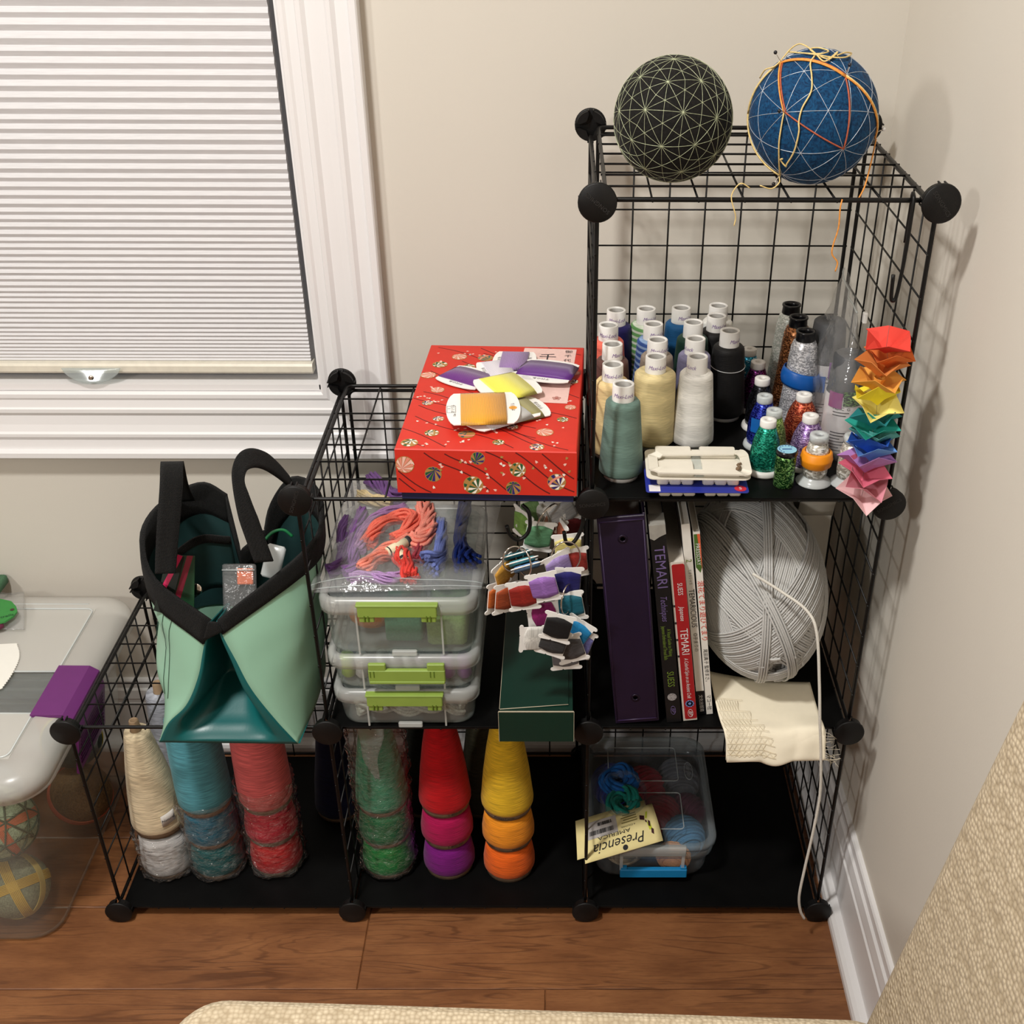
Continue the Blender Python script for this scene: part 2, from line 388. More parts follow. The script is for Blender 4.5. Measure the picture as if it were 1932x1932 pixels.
# cellular blind: the cells are stretched at the top and stacked at the foot
bx0, bx1, by = WX0 + .012, WX1 - .016, YW + .012
sh = thing('window_blind', 'off-white pleated cellular blind lowered over the window', 'blind', (-.15, by, .726))
zs = [.7405, .7455, .7504, .7561, .7617, .7678, .7738, .7799, .7863, .793, .801, .8088, .8167, .8245, .8331, .8412, .8489, .8573, .8669, .8763, .8857, .8951, .9044, .9148, .9247, .9338, .9447, .9556, .9663, .977, .9894, 1.0016, 1.0138, 1.0259, 1.0396, 1.0525, 1.0656, 1.0799, 1.0931, 1.1056, 1.1208, 1.1353, 1.1503, 1.1644, 1.18, 1.1942, 1.2117, 1.2277, 1.2417]
while zs[-1] < 1.91: zs.append(zs[-1] + .0165)
b = MB(); front = []; back = []
for i in range(len(zs) - 1):
    h = zs[i + 1] - zs[i]; dp = min(.0036, .0011 + h * .15)
    front += [(zs[i], 0.0), (zs[i] + h * .5, -dp)]; back += [(zs[i], .006), (zs[i] + h * .5, .006 + dp)]
front.append((zs[-1], 0)); back.append((zs[-1], .006))
for prof in (front, back):
    b.grid(lambda u, v: (bx0 + (bx1 - bx0) * u, by + prof[round(v * (len(prof) - 1))][1], prof[round(v * (len(prof) - 1))][0]), 1, len(prof) - 1, 0, False)
BLIND = N('blind_cloth')
_n = BLIND.noise(BLIND.coord('Object', (3, 60, 60)), 12, 2); _p = BLIND.bsdf(BLIND.ramp(_n, [(.3, lin((212, 211, 213))), (.7, lin((222, 221, 223)))]), .85)
BLIND.done(_p)
b.build('pleated_cells', BLIND.m, sh, W=True)
b = MB(); pr = [(-.010, .7245), (-.0125, .728), (-.0125, .737), (-.010, .7405), (.012, .7405), (.012, .7245)]
b.loft([[(e, by + d, z) for d, z in pr] for e in (bx0 - .002, bx1 + .003)], 0, False); b.build('bottom_rail', plain('cream_rail', (226, 220, 204), .4), sh, W=True)
b = MB().box((bx0, by - .014, 1.9), (bx1, by + .016, 1.94)); b.build('head_rail', plain('cream_rail', (226, 220, 204), .4), sh, W=True)
# clear pull tab under the rail: boat-shaped grip
pc = at(174, 697, y=by - .014); b = MB()
def tab(u, v):
    a = (u - .5) * 2; return pc + V((a * .046, -.004 - .010 * (1 - a * a) * v, .004 - .022 * v * (1 - a * a) ** .6))
b.grid(tab, 20, 6); o = solid(b.build('pull_tab', clear('clear_tab', haze=.22, gl=.9), sh, W=True, label='clear plastic pull tab'), .0016)
MB().lathe([(.0001, 0), (.004, 0), (.004, .003), (.0001, .003)], 12, M=T(*(pc + V((0, -.010, -.009)))) @ RX(PI / 2)).build('screw', CHROME, sh, W=True)
# ---------------------------------------------------------------- the wire cube shelf
P = .37
shelf = thing('wire_cube_shelf', 'black wire grid cube shelf of six stepped cubes in the room corner', 'shelf', (1.5 * P, .19, ZF))
def mk_panel():
    c = [(x, 0, y) for x, y in rrect(.35, .35, .010, 4)]
    return MB().tube(c, .0027, 8, closed=True)
_fm = _wv = _wh = None
def panel(name, M_):
    global _fm, _wv, _wh
    if _fm is None:
        o = mk_panel().build(name, BLK, shelf); _fm = o.data
    else:
        o = bpy.data.objects.new(name, _fm); COL.objects.link(o); o.parent = shelf
    o.matrix_local = T(*(-WL[shelf.name])) @ M_
    for k in range(1, 7):
        q = -.175 + k * .05
        for vert in (True, False):
            me = _wv if vert else _wh
            if me is None:
                b = MB().tube([(0, -.0012, -.1785), (0, -.0012, .1785)], .0013, 6) if vert else MB().tube([(-.1785, .0012, 0), (.1785, .0012, 0)], .0013, 6)
                wo = b.build('wire', BLK, o)
                if vert: _wv = wo.data
                else: _wh = wo.data
            else:
                wo = bpy.data.objects.new('wire', me); COL.objects.link(wo); wo.parent = o
            wo.location = (q, 0, 0) if vert else (0, 0, q)
CUBES = [(0, 0), (1, 0), (2, 0), (1, 1), (2, 1), (2, 2)]
YC = .19
for i, k in CUBES: panel('back_panel', T((i + .5) * P, .3715, (k + .5) * P))
for i, k in ((0, 0), (1, 0), (2, 0), (3, 0), (1, 1), (2, 1), (3, 1), (2, 2), (3, 2)): panel('side_panel', T(i * P, YC, (k + .5) * P) @ RZ(PI / 2))
for i, k in ((0, 0), (1, 0), (2, 0), (0, 1), (1, 1), (2, 1), (1, 2), (2, 2), (2, 3)): panel('shelf_panel', T((i + .5) * P, YC, k * P) @ RX(PI / 2))
for i, k in ((0, 0), (1, 0), (2, 0), (1, 1), (2, 1), (2, 2)):
    b = MB().rbox((0, 0, 0), (.3625, .358, .0016), .004); o = b.build('liner_sheet', LINER, shelf); o.location = V(((i + .5) * P, YC, k * P + .0028)) - WL[shelf.name]
# connectors: disc outside, eight gripping ribs inside
def connector_mb():
    b = MB(); r = .0213
    prof = [(.0001, -.0065), (r * .93, -.0065), (r, -.0052), (r, -.0022), (r * .9, -.0015), (.0001, -.0015)]
    b.lathe(prof, 32, M=RX(-PI / 2) @ RX(PI) @ RX(PI))
    return b
def conn():
    b = MB(); r = .0213
    b.lathe([(.0001, 0), (r * .94, 0), (r, .0012), (r, .0038), (r * .92, .0048), (.0001, .0048)], 32, M=RX(-PI / 2))     # disc: y 0 .. .0048
    for k in range(4):                                              # four quadrants with a slot between, each an L-shaped wall
        a0, a1 = k * PI / 2 + .17, (k + 1) * PI / 2 - .17; n = 6
        outer = [(r * .9 * math.cos(a0 + (a1 - a0) * i / n), r * .9 * math.sin(a0 + (a1 - a0) * i / n)) for i in range(n + 1)]
        inner = [(x * .78, y * .78) for x, y in outer]
        am = (a0 + a1) / 2; hub = (.0055 * math.cos(am), .0055 * math.sin(am))
        poly = outer + [inner[-1], (hub[0] * 1.5 + .0, hub[1] * 1.5), inner[0]]
        b.prism(poly, .0045, .0135, M=RX(-PI / 2))
        for q in (a0, a1): b.box((-.0008, 0, -.0008), (.0008, .011, .0008), M=T(r * .95 * math.cos(q), .004, -r * .95 * math.sin(q)))
    return b
LEVELS = {0: (0, 1, 2, 3), 1: (0, 1, 2, 3), 2: (1, 2, 3), 3: (2, 3)}
_cm = None
LET = {(2, 3): ('SONGMICS', 2.45), (3, 3): ('SONGMICS', -.9), (1, 2): ('SONGMICS', 1.2), (2, 2): ('SONGMICS', .1), (3, 2): ('SONGMICS', .6)}
for k, xs in LEVELS.items():
    for i in xs:
        for back in (0, 1):
            if _cm is None: o = conn().build('connector', BLKP, shelf); _cm = o.data
            else:
                o = bpy.data.objects.new('connector', _cm); COL.objects.link(o); o.parent = shelf
            dz = .004 if (i, k, back) == (1, 2, 0) else 0
            o.matrix_local = T(*(V((i * P, .383 if back else 0, k * P + dz)) - WL[shelf.name])) @ (RX(PI) if back else Matrix())
            if not back and (i, k) in LET:
                t, a = LET[(i, k)]; MB().text(t, .0066, T(0, -.0004, 0) @ RX(PI / 2) @ RZ(a)).build('embossed_lettering', plain('worn_black', (40, 38, 37), .6), o)
def shape_hook(pts, name, label, group=None, r=.0022):
    """bent wire hook"""
    p0 = V(pts[0]); o = MB().tube(catmull(pts, 6), r, 8).build(name, BLK, loc=p0, W=True)
    return tag(o, label, 'hook', group)
# long S-hook on the top front bar
shape_hook([(1.0835, .022, 1.062), (1.0835, .022, 1.104), (1.0825, .0195, 1.1155), (1.0815, .012, 1.1165), (1.081, .006, 1.108), (1.080, .002, 1.06), (1.0785, .0, 1.03), (1.0765, -.001, 1.0075), (1.074, -.001, 1.0035), (1.071, -.001, 1.0075), (1.0695, -.001, 1.033)], 'wire_hook', 'long black S-hook over the top right front bar holding the paper flowers')

# ---------------------------------------------------------------- temari balls
def ico():
    g = (1 + 5 ** .5) / 2; v = []
    for a in (-1, 1):
        for b_ in (-g, g): v += [(0, a, b_), (a, b_, 0), (b_, 0, a)]
    v = [V(q).normalized() for q in v]; n = 12; e = [(i, j) for i in range(n) for j in range(i) if v[i].dot(v[j]) > .4]
    f = [(i, j, k) for i in range(n) for j in range(i) for k in range(j) if v[i].dot(v[j]) > .4 and v[j].dot(v[k]) > .4 and v[i].dot(v[k]) > .4]
    return v, e, f
def arc(a, b_, r, n=8, over=0):
    a, b_ = V(a), V(b_); an = a.angle(b_); ax = a.cross(b_).normalized(); return [Matrix.Rotation(an * (i / n) * (1 + over), 3, ax) @ a * r for i in range(n + 1)]
def align(v, ia, ib, da, db):
    """rotation that takes v[ia] to da and v[ib] near db"""
    m1 = frame((0, 0, 0), v[ia], v[ib]).to_3x3(); m2 = frame((0, 0, 0), da, db).to_3x3(); return m2 @ m1.inverted()
def on_ball(u, v, c, r):
    d = (at(u, v, y=0) - CAMP).normalized(); oc = CAMP - c; bb = oc.dot(d); cc = oc.dot(oc) - r * r; disc = bb * bb - cc
    t = -bb - math.sqrt(max(disc, 0)); p = CAMP + d * t - c; return p.normalized()
def ball_mat(nm, c, c2):
    m = N(nm); v = m.coord(); n1 = m.noise(v, 90, 3, .6, 3.5); n2 = m.noise(v, 420, 2)
    f = m.math('MULTIPLY_ADD', n1, .7, m.math('MULTIPLY', n2, .3))
    return m.done(m.bsdf(m.ramp(f, [(.38, lin(c)), (.62, lin(c2))]), .8, 0, m.bump(f, .7, .0012), Sheen_Weight=.03, Specular_IOR_Level=.2))
# black ball: icosahedron split once: 42 star points
c1, r1 = V((.8235, .079, 1.1790)), .0652
bk = thing('temari_ball', 'black thread temari ball with pale green star lines', 'ball', c1 - V((0, 0, r1)), (0, 0, 0), 'temari balls on top of the shelf')
MB().sphere(c1, r1, 48).build('thread_core', ball_mat('black_wrap', (9, 8, 7), (24, 22, 20)), bk, W=True)
v0, e0, f0 = ico(); vs = list(v0); mid = {}
def md(i, j):
    k = (min(i, j), max(i, j))
    if k not in mid: vs.append((vs[i] + vs[j]).normalized()); mid[k] = len(vs) - 1
    return mid[k]
f1 = []
for i, j, k in f0:
    a, b_, c = md(i, j), md(j, k), md(i, k); f1 += [(i, a, c), (j, a, b_), (k, b_, c), (a, b_, c)]
hexs = [i for i in range(12, 42)]; h0 = hexs[0]; nb = min((i for i in range(12, 42) if i != h0), key=lambda i: -vs[i].dot(vs[h0]))
Q = align(vs, h0, nb, on_ball(1289, 212, c1, r1), on_ball(1215, 207, c1, r1)); vs = [Q @ q for q in vs]
b = MB(); done = set()
def line(b, a, c, r, th, n=6): b.tube([q + c1 for q in arc(a, c, r, n)], th, 4, caps=False)
for f in f1:
    for i in range(3):
        a, c = f[i], f[(i + 1) % 3]
        if (min(a, c), max(a, c)) not in done: done.add((min(a, c), max(a, c))); line(b, vs[a], vs[c], r1 + .00005, .00026)
        m_ = (vs[f[(i + 1) % 3]] + vs[f[(i + 2) % 3]]).normalized(); line(b, vs[f[i]], m_, r1 + .00005, .00022)
b.build('guide_threads', plain('pale_green_metallic_thread', (188, 194, 160), .4, .2, var=.3, vs=400), bk, W=True, kind='stuff')
# blue ball: icosahedral star points, orange work threads and pins
c2, r2 = V((.9765, .076, 1.1825)), .0695
bl = thing('temari_ball', 'blue thread temari ball with orange bands and loose yellow thread', 'ball', c2 - V((0, 0, r2)), (0, 0, 0), 'temari balls on top of the shelf')
MB().sphere(c2, r2, 48).build('thread_core', ball_mat('blue_wrap', (6, 40, 74), (18, 74, 116)), bl, W=True)
vz, ez, fz = ico(); i0, j0 = ez[0][0], ez[0][1]
dA, dB, dC, dD, dE = (on_ball(1380 + u / 4.025, 60 + v / 4.025, c2, r2) for u, v in ((407, 612), (862, 345), (833, 882), (385, 240), (372, 1082)))
Q = align(vz, i0, j0, dA, dC); vz = [Q @ q for q in vz]
b = MB(); done = set()
for f in fz:
    for i in range(3):
        a, c = f[i], f[(i + 1) % 3]; m_ = (vz[f[(i + 1) % 3]] + vz[f[(i + 2) % 3]]).normalized()
        b.tube([q + c2 for q in arc(vz[f[i]], m_, r2 + .0001, 10)], .0003, 4, caps=False)
        if (min(a, c), max(a, c)) not in done: done.add((min(a, c), max(a, c))); b.tube([q + c2 for q in arc(vz[a], vz[c], r2 + .0001, 10)], .0003, 4, caps=False)
b.build('guide_threads', plain('silver_white_thread', (205, 212, 222), .35, .3, var=.2, vs=300), bl, W=True, kind='stuff')
near = lambda d: min(vz, key=lambda q: -q.dot(d))
A_, B_, C_ = near(dA), near(dB), near(dC)
OR, RU, YE = plain('orange_thread', (230, 150, 62), .6, var=.2, vs=300), plain('rust_thread', (178, 88, 58), .6, var=.2, vs=300), plain('pale_yellow_thread', (228, 200, 132), .6, var=.15, vs=300)
def strand(nm, prs, mt, dr, th):
    b = MB()
    for a, c, o_ in prs:
        sd = a.cross(c).normalized() * o_; b.tube([q + c2 + sd for q in arc(a, c, r2 + dr, 12)], th, 5)
    return b.build(nm, mt, bl, W=True)
dF = on_ball(1653, 262, c2, r2); dL = on_ball(1411, 215, c2, r2)
strand('rust_band', ((dD, dA, .0012), (A_, C_, .0003), (C_, dB, .0), (dD, dB, .0022)), RU, .0008, .0009)
strand('orange_band', ((dD, dB, -.0006), (dD, dB, .0008), (dB, dF, .0), (dD, dA, -.0008)), OR, .0013, .001)
strand('yellow_band', ((dD, dL, 0.0), (dL, dE, .0), (dB, dF, .0014)), YE, .0014, .0011)
def surf(uv, lift=.002): return [c2 + on_ball(u, v, c2, r2) * (r2 + lift) for u, v in uv]
Z = lambda L: [(1380 + u / 4.025, 60 + v / 4.025) for u, v in L]
b = MB()
b.tube(catmull(surf(Z([(632, 195), (600, 250), (610, 350), (605, 460), (540, 580), (515, 680), (515, 760), (480, 900), (425, 995), (418, 1012), (380, 965), (395, 955)])), 5), .0009, 5)
b.tube(catmull(surf(Z([(405, 615), (385, 720), (368, 850), (370, 1000), (375, 1085)])), 5), .0009, 5)
def top(u, v, y):
    U, W_ = 1380 + u / 4.025, 60 + v / 4.025; d = (at(U, W_, y=0) - CAMP).normalized(); oc = CAMP - c2; bb = oc.dot(d)
    if bb * bb - oc.dot(oc) + (r2 + .001) ** 2 > 0: return c2 + on_ball(U, W_, c2, r2 + .001) * (r2 + .0028)
    q = CAMP - d * bb; return q + d * (y - .075) * .5                 # near the ball's outline, a little in front or behind
b.tube(catmull([top(215, 350, .07), top(255, 290, .05), top(330, 275, .04), top(385, 225, .045), top(450, 130, .07), top(515, 92, .08), top(580, 130, .085), top(640, 180, .07), top(700, 235, .055), top(770, 200, .075), top(800, 165, .09), top(720, 215, .08), top(600, 150, .07), top(660, 135, .085), top(735, 160, .09), top(650, 180, .08), top(440, 165, .055), top(600, 180, .06), top(760, 205, .08), top(860, 205, .085), top(912, 165, .09), top(860, 170, .09), top(800, 190, .085)], 6), .0008, 5)
tail = lambda L: catmull([at(u, v, y=y) for u, v, y in L], 6)
b.tube(tail([(1470, 333, .02), (1470, 345, .018), (1455, 356, .016), (1434, 350, .014)]), .0007, 5)
b.tube(tail([(1415, 355, .014), (1398, 346, .012), (1384, 360, .011), (1380, 375, .010), (1385, 395, .009), (1388, 410, .009), (1385, 426, .009)]), .0007, 5)
b.build('loose_yellow_thread', YE, bl, W=True)
b = MB(); b.tube(tail([(1653, 262, .06), (1645, 300, .05), (1632, 350, .03), (1618, 378, .02)]), .0009, 5)
b.tube(tail([(1589, 376, .011), (1585, 395, .009), (1582, 430, .009), (1572, 462, .009), (1570, 480, .009), (1580, 495, .009), (1576, 512, .009)]), .0009, 5)
b.build('hanging_orange_thread', OR, bl, W=True)
for (u, v), d_, c_ in ((Z([(350, 184)])[0], dD, (20, 20, 24)), (Z([(877, 270)])[0], near(dB), (20, 24, 40)), (Z([(1132, 650)])[0], dF, (235, 235, 235)), (Z([(345, 1115)])[0], dE, (25, 22, 22)), (Z([(372, 602)])[0], A_, (15, 15, 20))):
    p1 = c2 + d_ * r2; p0 = p1 + (d_ * .6 + (at(u, v, y=p1.y + d_.y * .012) - p1).normalized()).normalized() * .014
    pin = MB().tube([p1 - d_ * .006, p0], .0004, 5).build('pin', CHROME, bl, W=True)
    MB().sphere(p0, .0021, 10).build('pin_head', plain('pin_head_%d' % c_[0], c_, .3), pin, W=True)

# ---------------------------------------------------------------- thread cones on the top right shelf
ZT = 2 * P + .0045
SCRIPT = plain('violet_ink', (140, 110, 170), .7)
_cone = {}
def cone_spool(x, y, c, label, c2=None, r0=.0285, r1_=.0215, rz=0, group='white-topped thread cones', h=.1265, stripe=None):
    t = thing('thread_cone', label, 'thread cone', (x, y, ZT), (0, 0, rz), group)
    if not _cone:
        tb = .0013
        _cone['core'] = MB().lathe([(.0185, 0), (.0225, .0), (.0225, .006), (.0195, .0075), (.019, .02), (.0138, .104), (.0135, h), (.0131, h + .0007), (.0108, h + .0007), (.0102, h - .0012), (.0108, .06), (.017, .002), (.0185, 0)], 28).build('cone_core', WHT, t)
        MB().lathe([(.01015, h - .0010), (.0100, h - .012), (.0104, .05)], 24).build('hole_shade_sleeve', plain('hole_shade_grey', (196, 193, 188), .9), _cone['core'])  # added sleeve: the shade inside the white core's hole, painted as grey
        ro = .0137; b = MB(); b.text('Maxi-Lock', .0075, Matrix(), 0, .35, lambda X, Y: ((ro + .0003) * math.sin(X / ro), -(ro + .0003) * math.cos(X / ro), h - .0115 + Y), wide=.86)
        _cone['let'] = b.build('lettering', SCRIPT, _cone['core'])
    else:
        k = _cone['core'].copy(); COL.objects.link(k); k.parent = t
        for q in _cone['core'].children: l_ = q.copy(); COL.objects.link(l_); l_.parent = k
    pr = [(.0195, .006), (r0 * .9, .0065), (r0, .010), (r0 * .992, .02), (r1_ + .0006, .098), (r1_, .1025), (r1_ * .88, .1055), (.0140, .1062)]
    MB().lathe(pr, 32).build('thread', thread('thread_%d_%d_%d' % c, c, 1500, 110, .6, col2=c2, var=.13), t)
    if stripe: MB().tube([(r1_ * 1.13 * math.cos(a), r1_ * 1.13 * math.sin(a), .078 - .003 * math.cos(a + 2.2)) for a in [k * PI / 16 for k in range(32)]], .0005, 4, closed=True).build('loose_thread', plain('white_thread', (225, 225, 225)), t)
    return t
SP_ = [(.778, .072, (104, 130, 120), 'grey-green thread cone in front left, nearest the shelf edge', None, 0),
 (.767, .134, (222, 196, 142), 'pale straw thread cone at the left wires behind the grey-green one', None, .1),
 (.769, .203, (96, 62, 56), 'brown thread cone between the salmon and the straw cones', None, .9),
 (.766, .273, (222, 104, 86), 'salmon pink thread cone by the left wires in front of the navy cone', None, -.1),
 (.779, .331, (26, 20, 88), 'deep navy thread cone in the back left corner of the top shelf', None, .1),
 (.822, .337, (110, 170, 100), 'variegated green and white thread cone at the back, second from left', (225, 235, 215), .6),
 (.828, .277, (52, 88, 160), 'variegated blue thread cone with pale streaks', (150, 180, 220), .6),
 (.830, .219, (150, 136, 122), 'taupe thread cone behind the large cream cone', None, .2),
 (.824, .161, (222, 204, 152), 'large cream yellow thread cone beside the white one', None, .2),
 (.878, .161, (232, 229, 222), 'bright white thread cone at the front of its row', None, -1.2),
 (.881, .223, (132, 128, 160), 'greyish lilac thread cone just behind the white cone', None, -1.3),
 (.884, .284, (22, 58, 44), 'very dark green thread cone behind the lilac one', None, 2.5),
 (.872, .341, (22, 88, 140), 'ocean blue thread cone at the back wires', None, .6),
 (.931, .252, (14, 13, 14), 'black thread cone in front with a white thread round it', None, .9),
 (.919, .309, (18, 17, 18), 'black thread cone behind the black cone with the white thread', None, .4),
 (.926, .350, (232, 230, 224), 'white thread cone in the back row behind the two black cones', None, 2.0)]
for x, y, c, lb, cc, rz in SP_: cone_spool(x, y, c, lb, cc, .0285 if c != (222, 204, 152) else .0293, .0215 if c != (222, 204, 152) else .0268, rz, stripe=c == (14, 13, 14))
# small metallic spools
def spool(x, y, mt, label, capm=WHT, r=.0185, cr=.0105, h=.074, rz=0, group='small metallic thread spools'):
    t = thing('metallic_spool', label, 'thread spool', (x, y, ZT), (0, 0, rz), group)
    MB().lathe([(.004, 0), (.0225, 0), (.0235, .002), (.0225, .006), (.021, .0075), (.004, .0085)], 28).build('base_flange', capm, t)
    MB().lathe([(.004, .0075), (r, .008), (r * 1.05, .014), (r * 1.04, .03), (r * .9, .046), (r * .68, .058), (cr * .98, .0645), (.006, .065)], 28).build('thread', mt, t)
    MB().lathe([(.0035, .063), (cr * .96, .064), (cr, .066), (cr, h - .001), (cr * .94, h), (.0042, h), (.0036, h - .001), (.0036, h - .006), (.0001, h - .006)], 24).build('spool_cap', capm, t)
    return t
FROST = clear('frosted_cap', haze=.6, rough=.25, gl=.4)
spool(.971, .320, glitter('cyan_glitter', (20, 130, 165)), 'cyan metallic spool standing at the back by the wires')
spool(.977, .272, glitter('plum_glitter', (62, 14, 66), (150, 60, 140)), 'dark plum metallic spool in front of the cyan one')
spool(.975, .215, glitter('black_glitter', (12, 12, 14), (50, 50, 60)), 'black metallic spool between plum and royal blue spools')
sb = spool(.970, .157, glitter('royal_glitter', (14, 24, 130), (70, 90, 220)), 'royal blue metallic spool with frosted cap and blue clip', FROST)
MB().grid(lambda u, v: (.0215 * math.cos(-2.5 + u * 1.5), .0215 * math.sin(-2.5 + u * 1.5), .028 + .02 * v), 8, 3).build('blue_clip', plain('blue_rubber', (20, 96, 175), .4), sb)
spool(.976, .112, glitter('lime_glitter', (120, 165, 70), (190, 220, 130)), 'light green metallic spool with a frosted cap', FROST)
spool(.964, .083, glitter('emerald_glitter', (10, 128, 104), (60, 200, 170)), 'emerald green metallic spool at the front left of the small spools')
spool(1.023, .162, glitter('copper_glitter', (165, 58, 40), (240, 130, 90)), 'copper red metallic spool behind the lilac one', r=.0215)
spool(1.020, .096, glitter('lilac_glitter', (142, 105, 172), (215, 190, 240)), 'lilac metallic spool behind the orange banded spool', r=.0215)
# small dark green spool with printed light-blue end
t = thing('metallic_spool', 'slim dark green metallic spool with light blue printed end', 'thread spool', (.984, .046, ZT))
MB().lathe([(.0001, 0), (.0125, .0), (.0130, .002), (.0130, .038), (.0128, .044), (.002, .0445)], 28).build('thread', glitter('green_glitter', (26, 80, 36), (150, 205, 120)), t)
MB().lathe([(.002, .043), (.0134, .0435), (.0138, .046), (.0138, .0485), (.0128, .0505), (.0122, .0505)], 28).build('spool_rim', plain('black_gloss', (16, 16, 20), .2), t)
cp = MB().lathe([(.0122, .0503), (.0001, .0504)], 24).build('printed_end', plain('light_blue_paper', (150, 205, 228), .6), t)
b = MB()
for k in range(9): b.box((-.0008, .0088, .0505), (.0008, .0102, .0507), M=RZ(.42 * k - .8))
b.box((-.006, -.001, .0505), (.006, .001, .0507)); b.build('printed_marks', plain('blue_ink', (30, 70, 140)), cp)
# silver spools on clear pedestals
for x, y, lb in ((1.0245, .055, 'silver foil spool on a clear pedestal, held by the orange band'), (1.067, .052, 'silver foil spool on a clear pedestal behind the pink paper flowers')):
    t = thing('metallic_spool', lb, 'thread spool', (x, y, ZT))
    MB().lathe([(.0001, .0), (.0225, .0), (.0230, .0015), (.017, .006), (.0125, .010), (.012, .0115)], 28).build('pedestal', FROST, t)
    MB().lathe([(.0115, .0105), (.0150, .011), (.0158, .02), (.0145, .045), (.0115, .056), (.008, .0565)], 28).build('thread', glitter('silver_foil', (196, 190, 176), (252, 250, 244), 300, .35, .5), t)
    MB().lathe([(.009, .0565), (.0122, .0575), (.0120, .066), (.0112, .067), (.0045, .067), (.004, .064)], 24).build('spool_cap', FROST, t)
o = MB().lathe([(.0165, -.011), (.0195, -.0085), (.0205, -.001), (.0208, .0), (.0205, .001), (.0192, .0085), (.0162, .011), (.0155, .0095), (.0155, -.0095), (.0165, -.011)], 32).build('silicone_band', plain('orange_silicone', (244, 150, 24), .45, var=.03), loc=(1.0245, .055, ZT + .034))
tag(o, 'orange silicone band round the front silver spool', 'band')
# tall metallic cones
def tall(x, y, mt, label, r0=.026, r1_=.0145, h=.141):
    t = thing('metallic_cone', label, 'thread cone', (x, y, ZT), (0, 0, 0), 'tall metallic thread cones')
    MB().lathe([(.0195, 0), (.024, 0), (.024, .004), (.0205, .006)], 28).build('base_flange', BLKP, t)
    MB().lathe([(.019, .005), (r0, .006), (r0 * 1.02, .012), (r1_ * 1.32, .105), (r1_ * 1.22, .119), (r1_ * 1.02, .127), (.0115, .1285)], 32).build('thread', mt, t)
    MB().lathe([(.0125, .127), (.0128, .129), (.0120, h - .003), (.0133, h - .002), (.0130, h), (.0105, h), (.0098, h - .004), (.0093, .12)], 28).build('cone_tip', plain('black_gloss', (16, 16, 20), .3), t)
tall(1.024, .317, glitter('pearl_glitter', (214, 222, 214), (250, 252, 248), 400, .1, .7), 'tall pearl white metallic cone at the back wires')
tall(1.0255, .267, glitter('bronze_glitter', (112, 62, 30), (220, 150, 96), 420, .5), 'tall bronze metallic cone in the middle of the three')
tall(1.0265, .215, glitter('silver_glitter', (190, 192, 200), (250, 250, 255), 420, .3, .5), 'tall silver metallic cone in front, wearing the blue band')
def band_b(u, v):
    a = u * 2 * PI; z = (v - .5) * .022; r = .0238 + .0022 * math.cos((v - .5) * PI) - z * .09
    return (r * math.cos(a), r * math.sin(a), z + .006 * math.cos(a - 2.6) - .004 * math.sin(a))
o = solid(MB().grid(band_b, 36, 6, closed_u=True).build('silicone_band', plain('blue_silicone', (14, 92, 178), .4, var=.03), loc=(1.0265, .215, ZT + .075)), .0012, 1)
tag(o, 'blue silicone band slanting round the tall silver cone', 'band')
# ---------------------------------------------------------------- zip bag with two wrapped cones at the right
BAG = clear('zip_bag_film', (250, 250, 250), haze=.13, rough=.16, bump=.45, bs=40, gl=.7, hcol=(225, 225, 225))
LBLW = plain('white_paper_label', (232, 228, 228), .7)
def bagged(x, y, top, label, tops):
    t = thing('labelled_thread_tube', label, 'thread tube', (x, y, ZT + .0015), (0, 0, 0))
    h = top - ZT - .0015; r = .0255
    MB().lathe([(.0001, .002), (r, .002), (r + .0006, .004), (r, h * .62)], 28).build('paper_label', LBLW, t)
    MB().lathe([(r - .0008, h * .60), (r - .002, h * .8), (r - .004, h * .985), (r - .006, h), (.006, h + .001), (.0055, h - .006)], 28).build('dark_top', plain('smoke_grey', (72, 74, 78), .55, var=.1), t)
    rr = r + .0007; b = MB()
    fn = lambda a0: (lambda X, Y: (rr * math.sin(a0 + X / rr), -rr * math.cos(a0 + X / rr), Y))
    f = fn(-.35)
    b.text('NDIC  G', .0062, Matrix(), 0, 0, lambda X, Y: f(X, Y + h * .50))
    for z_, n_ in ((.455, 2), (.24, 7)):
        for i in range(n_): b.grid(lambda u, v, i=i: f(-.011 + u * (.022 - .004 * (i % 3)), h * z_ - i * .0042 + v * .0012), 6, 1, 0, False)
    b.build('lettering', INK, t)
    for nm, a0, a1, z0, z1, c in tops:
        MB().grid(lambda u, v: ((rr + .0003) * math.sin(a0 + (a1 - a0) * u), -(rr + .0003) * math.cos(a0 + (a1 - a0) * u), h * (z0 + (z1 - z0) * v)), 8, 1).build(nm, c, t)
bagged(1.062, .235, .893, 'white-labelled thread tube with blue stripe at the left in the zip bag', [('blue_stripe', -1.0, -.1, .36, .52, plain('label_blue', (62, 110, 190), .6)), ('violet_patch', .0, .7, .5, .66, plain('label_violet', (135, 85, 155), .6))])
bagged(1.074, .150, .880, 'white-labelled thread tube at the right in the zip bag', [('magenta_patch', -1.1, -.35, .5, .66, plain('label_magenta', (150, 60, 130), .6)), ('green_patch', -.3, .6, .53, .68, glitter('green_glitter', (26, 80, 36), (150, 205, 120)))])
bag = thing('zip_bag', 'tall clear zip bag holding two labelled tubes, right side of the top shelf', 'bag', (1.072, .19, ZT))
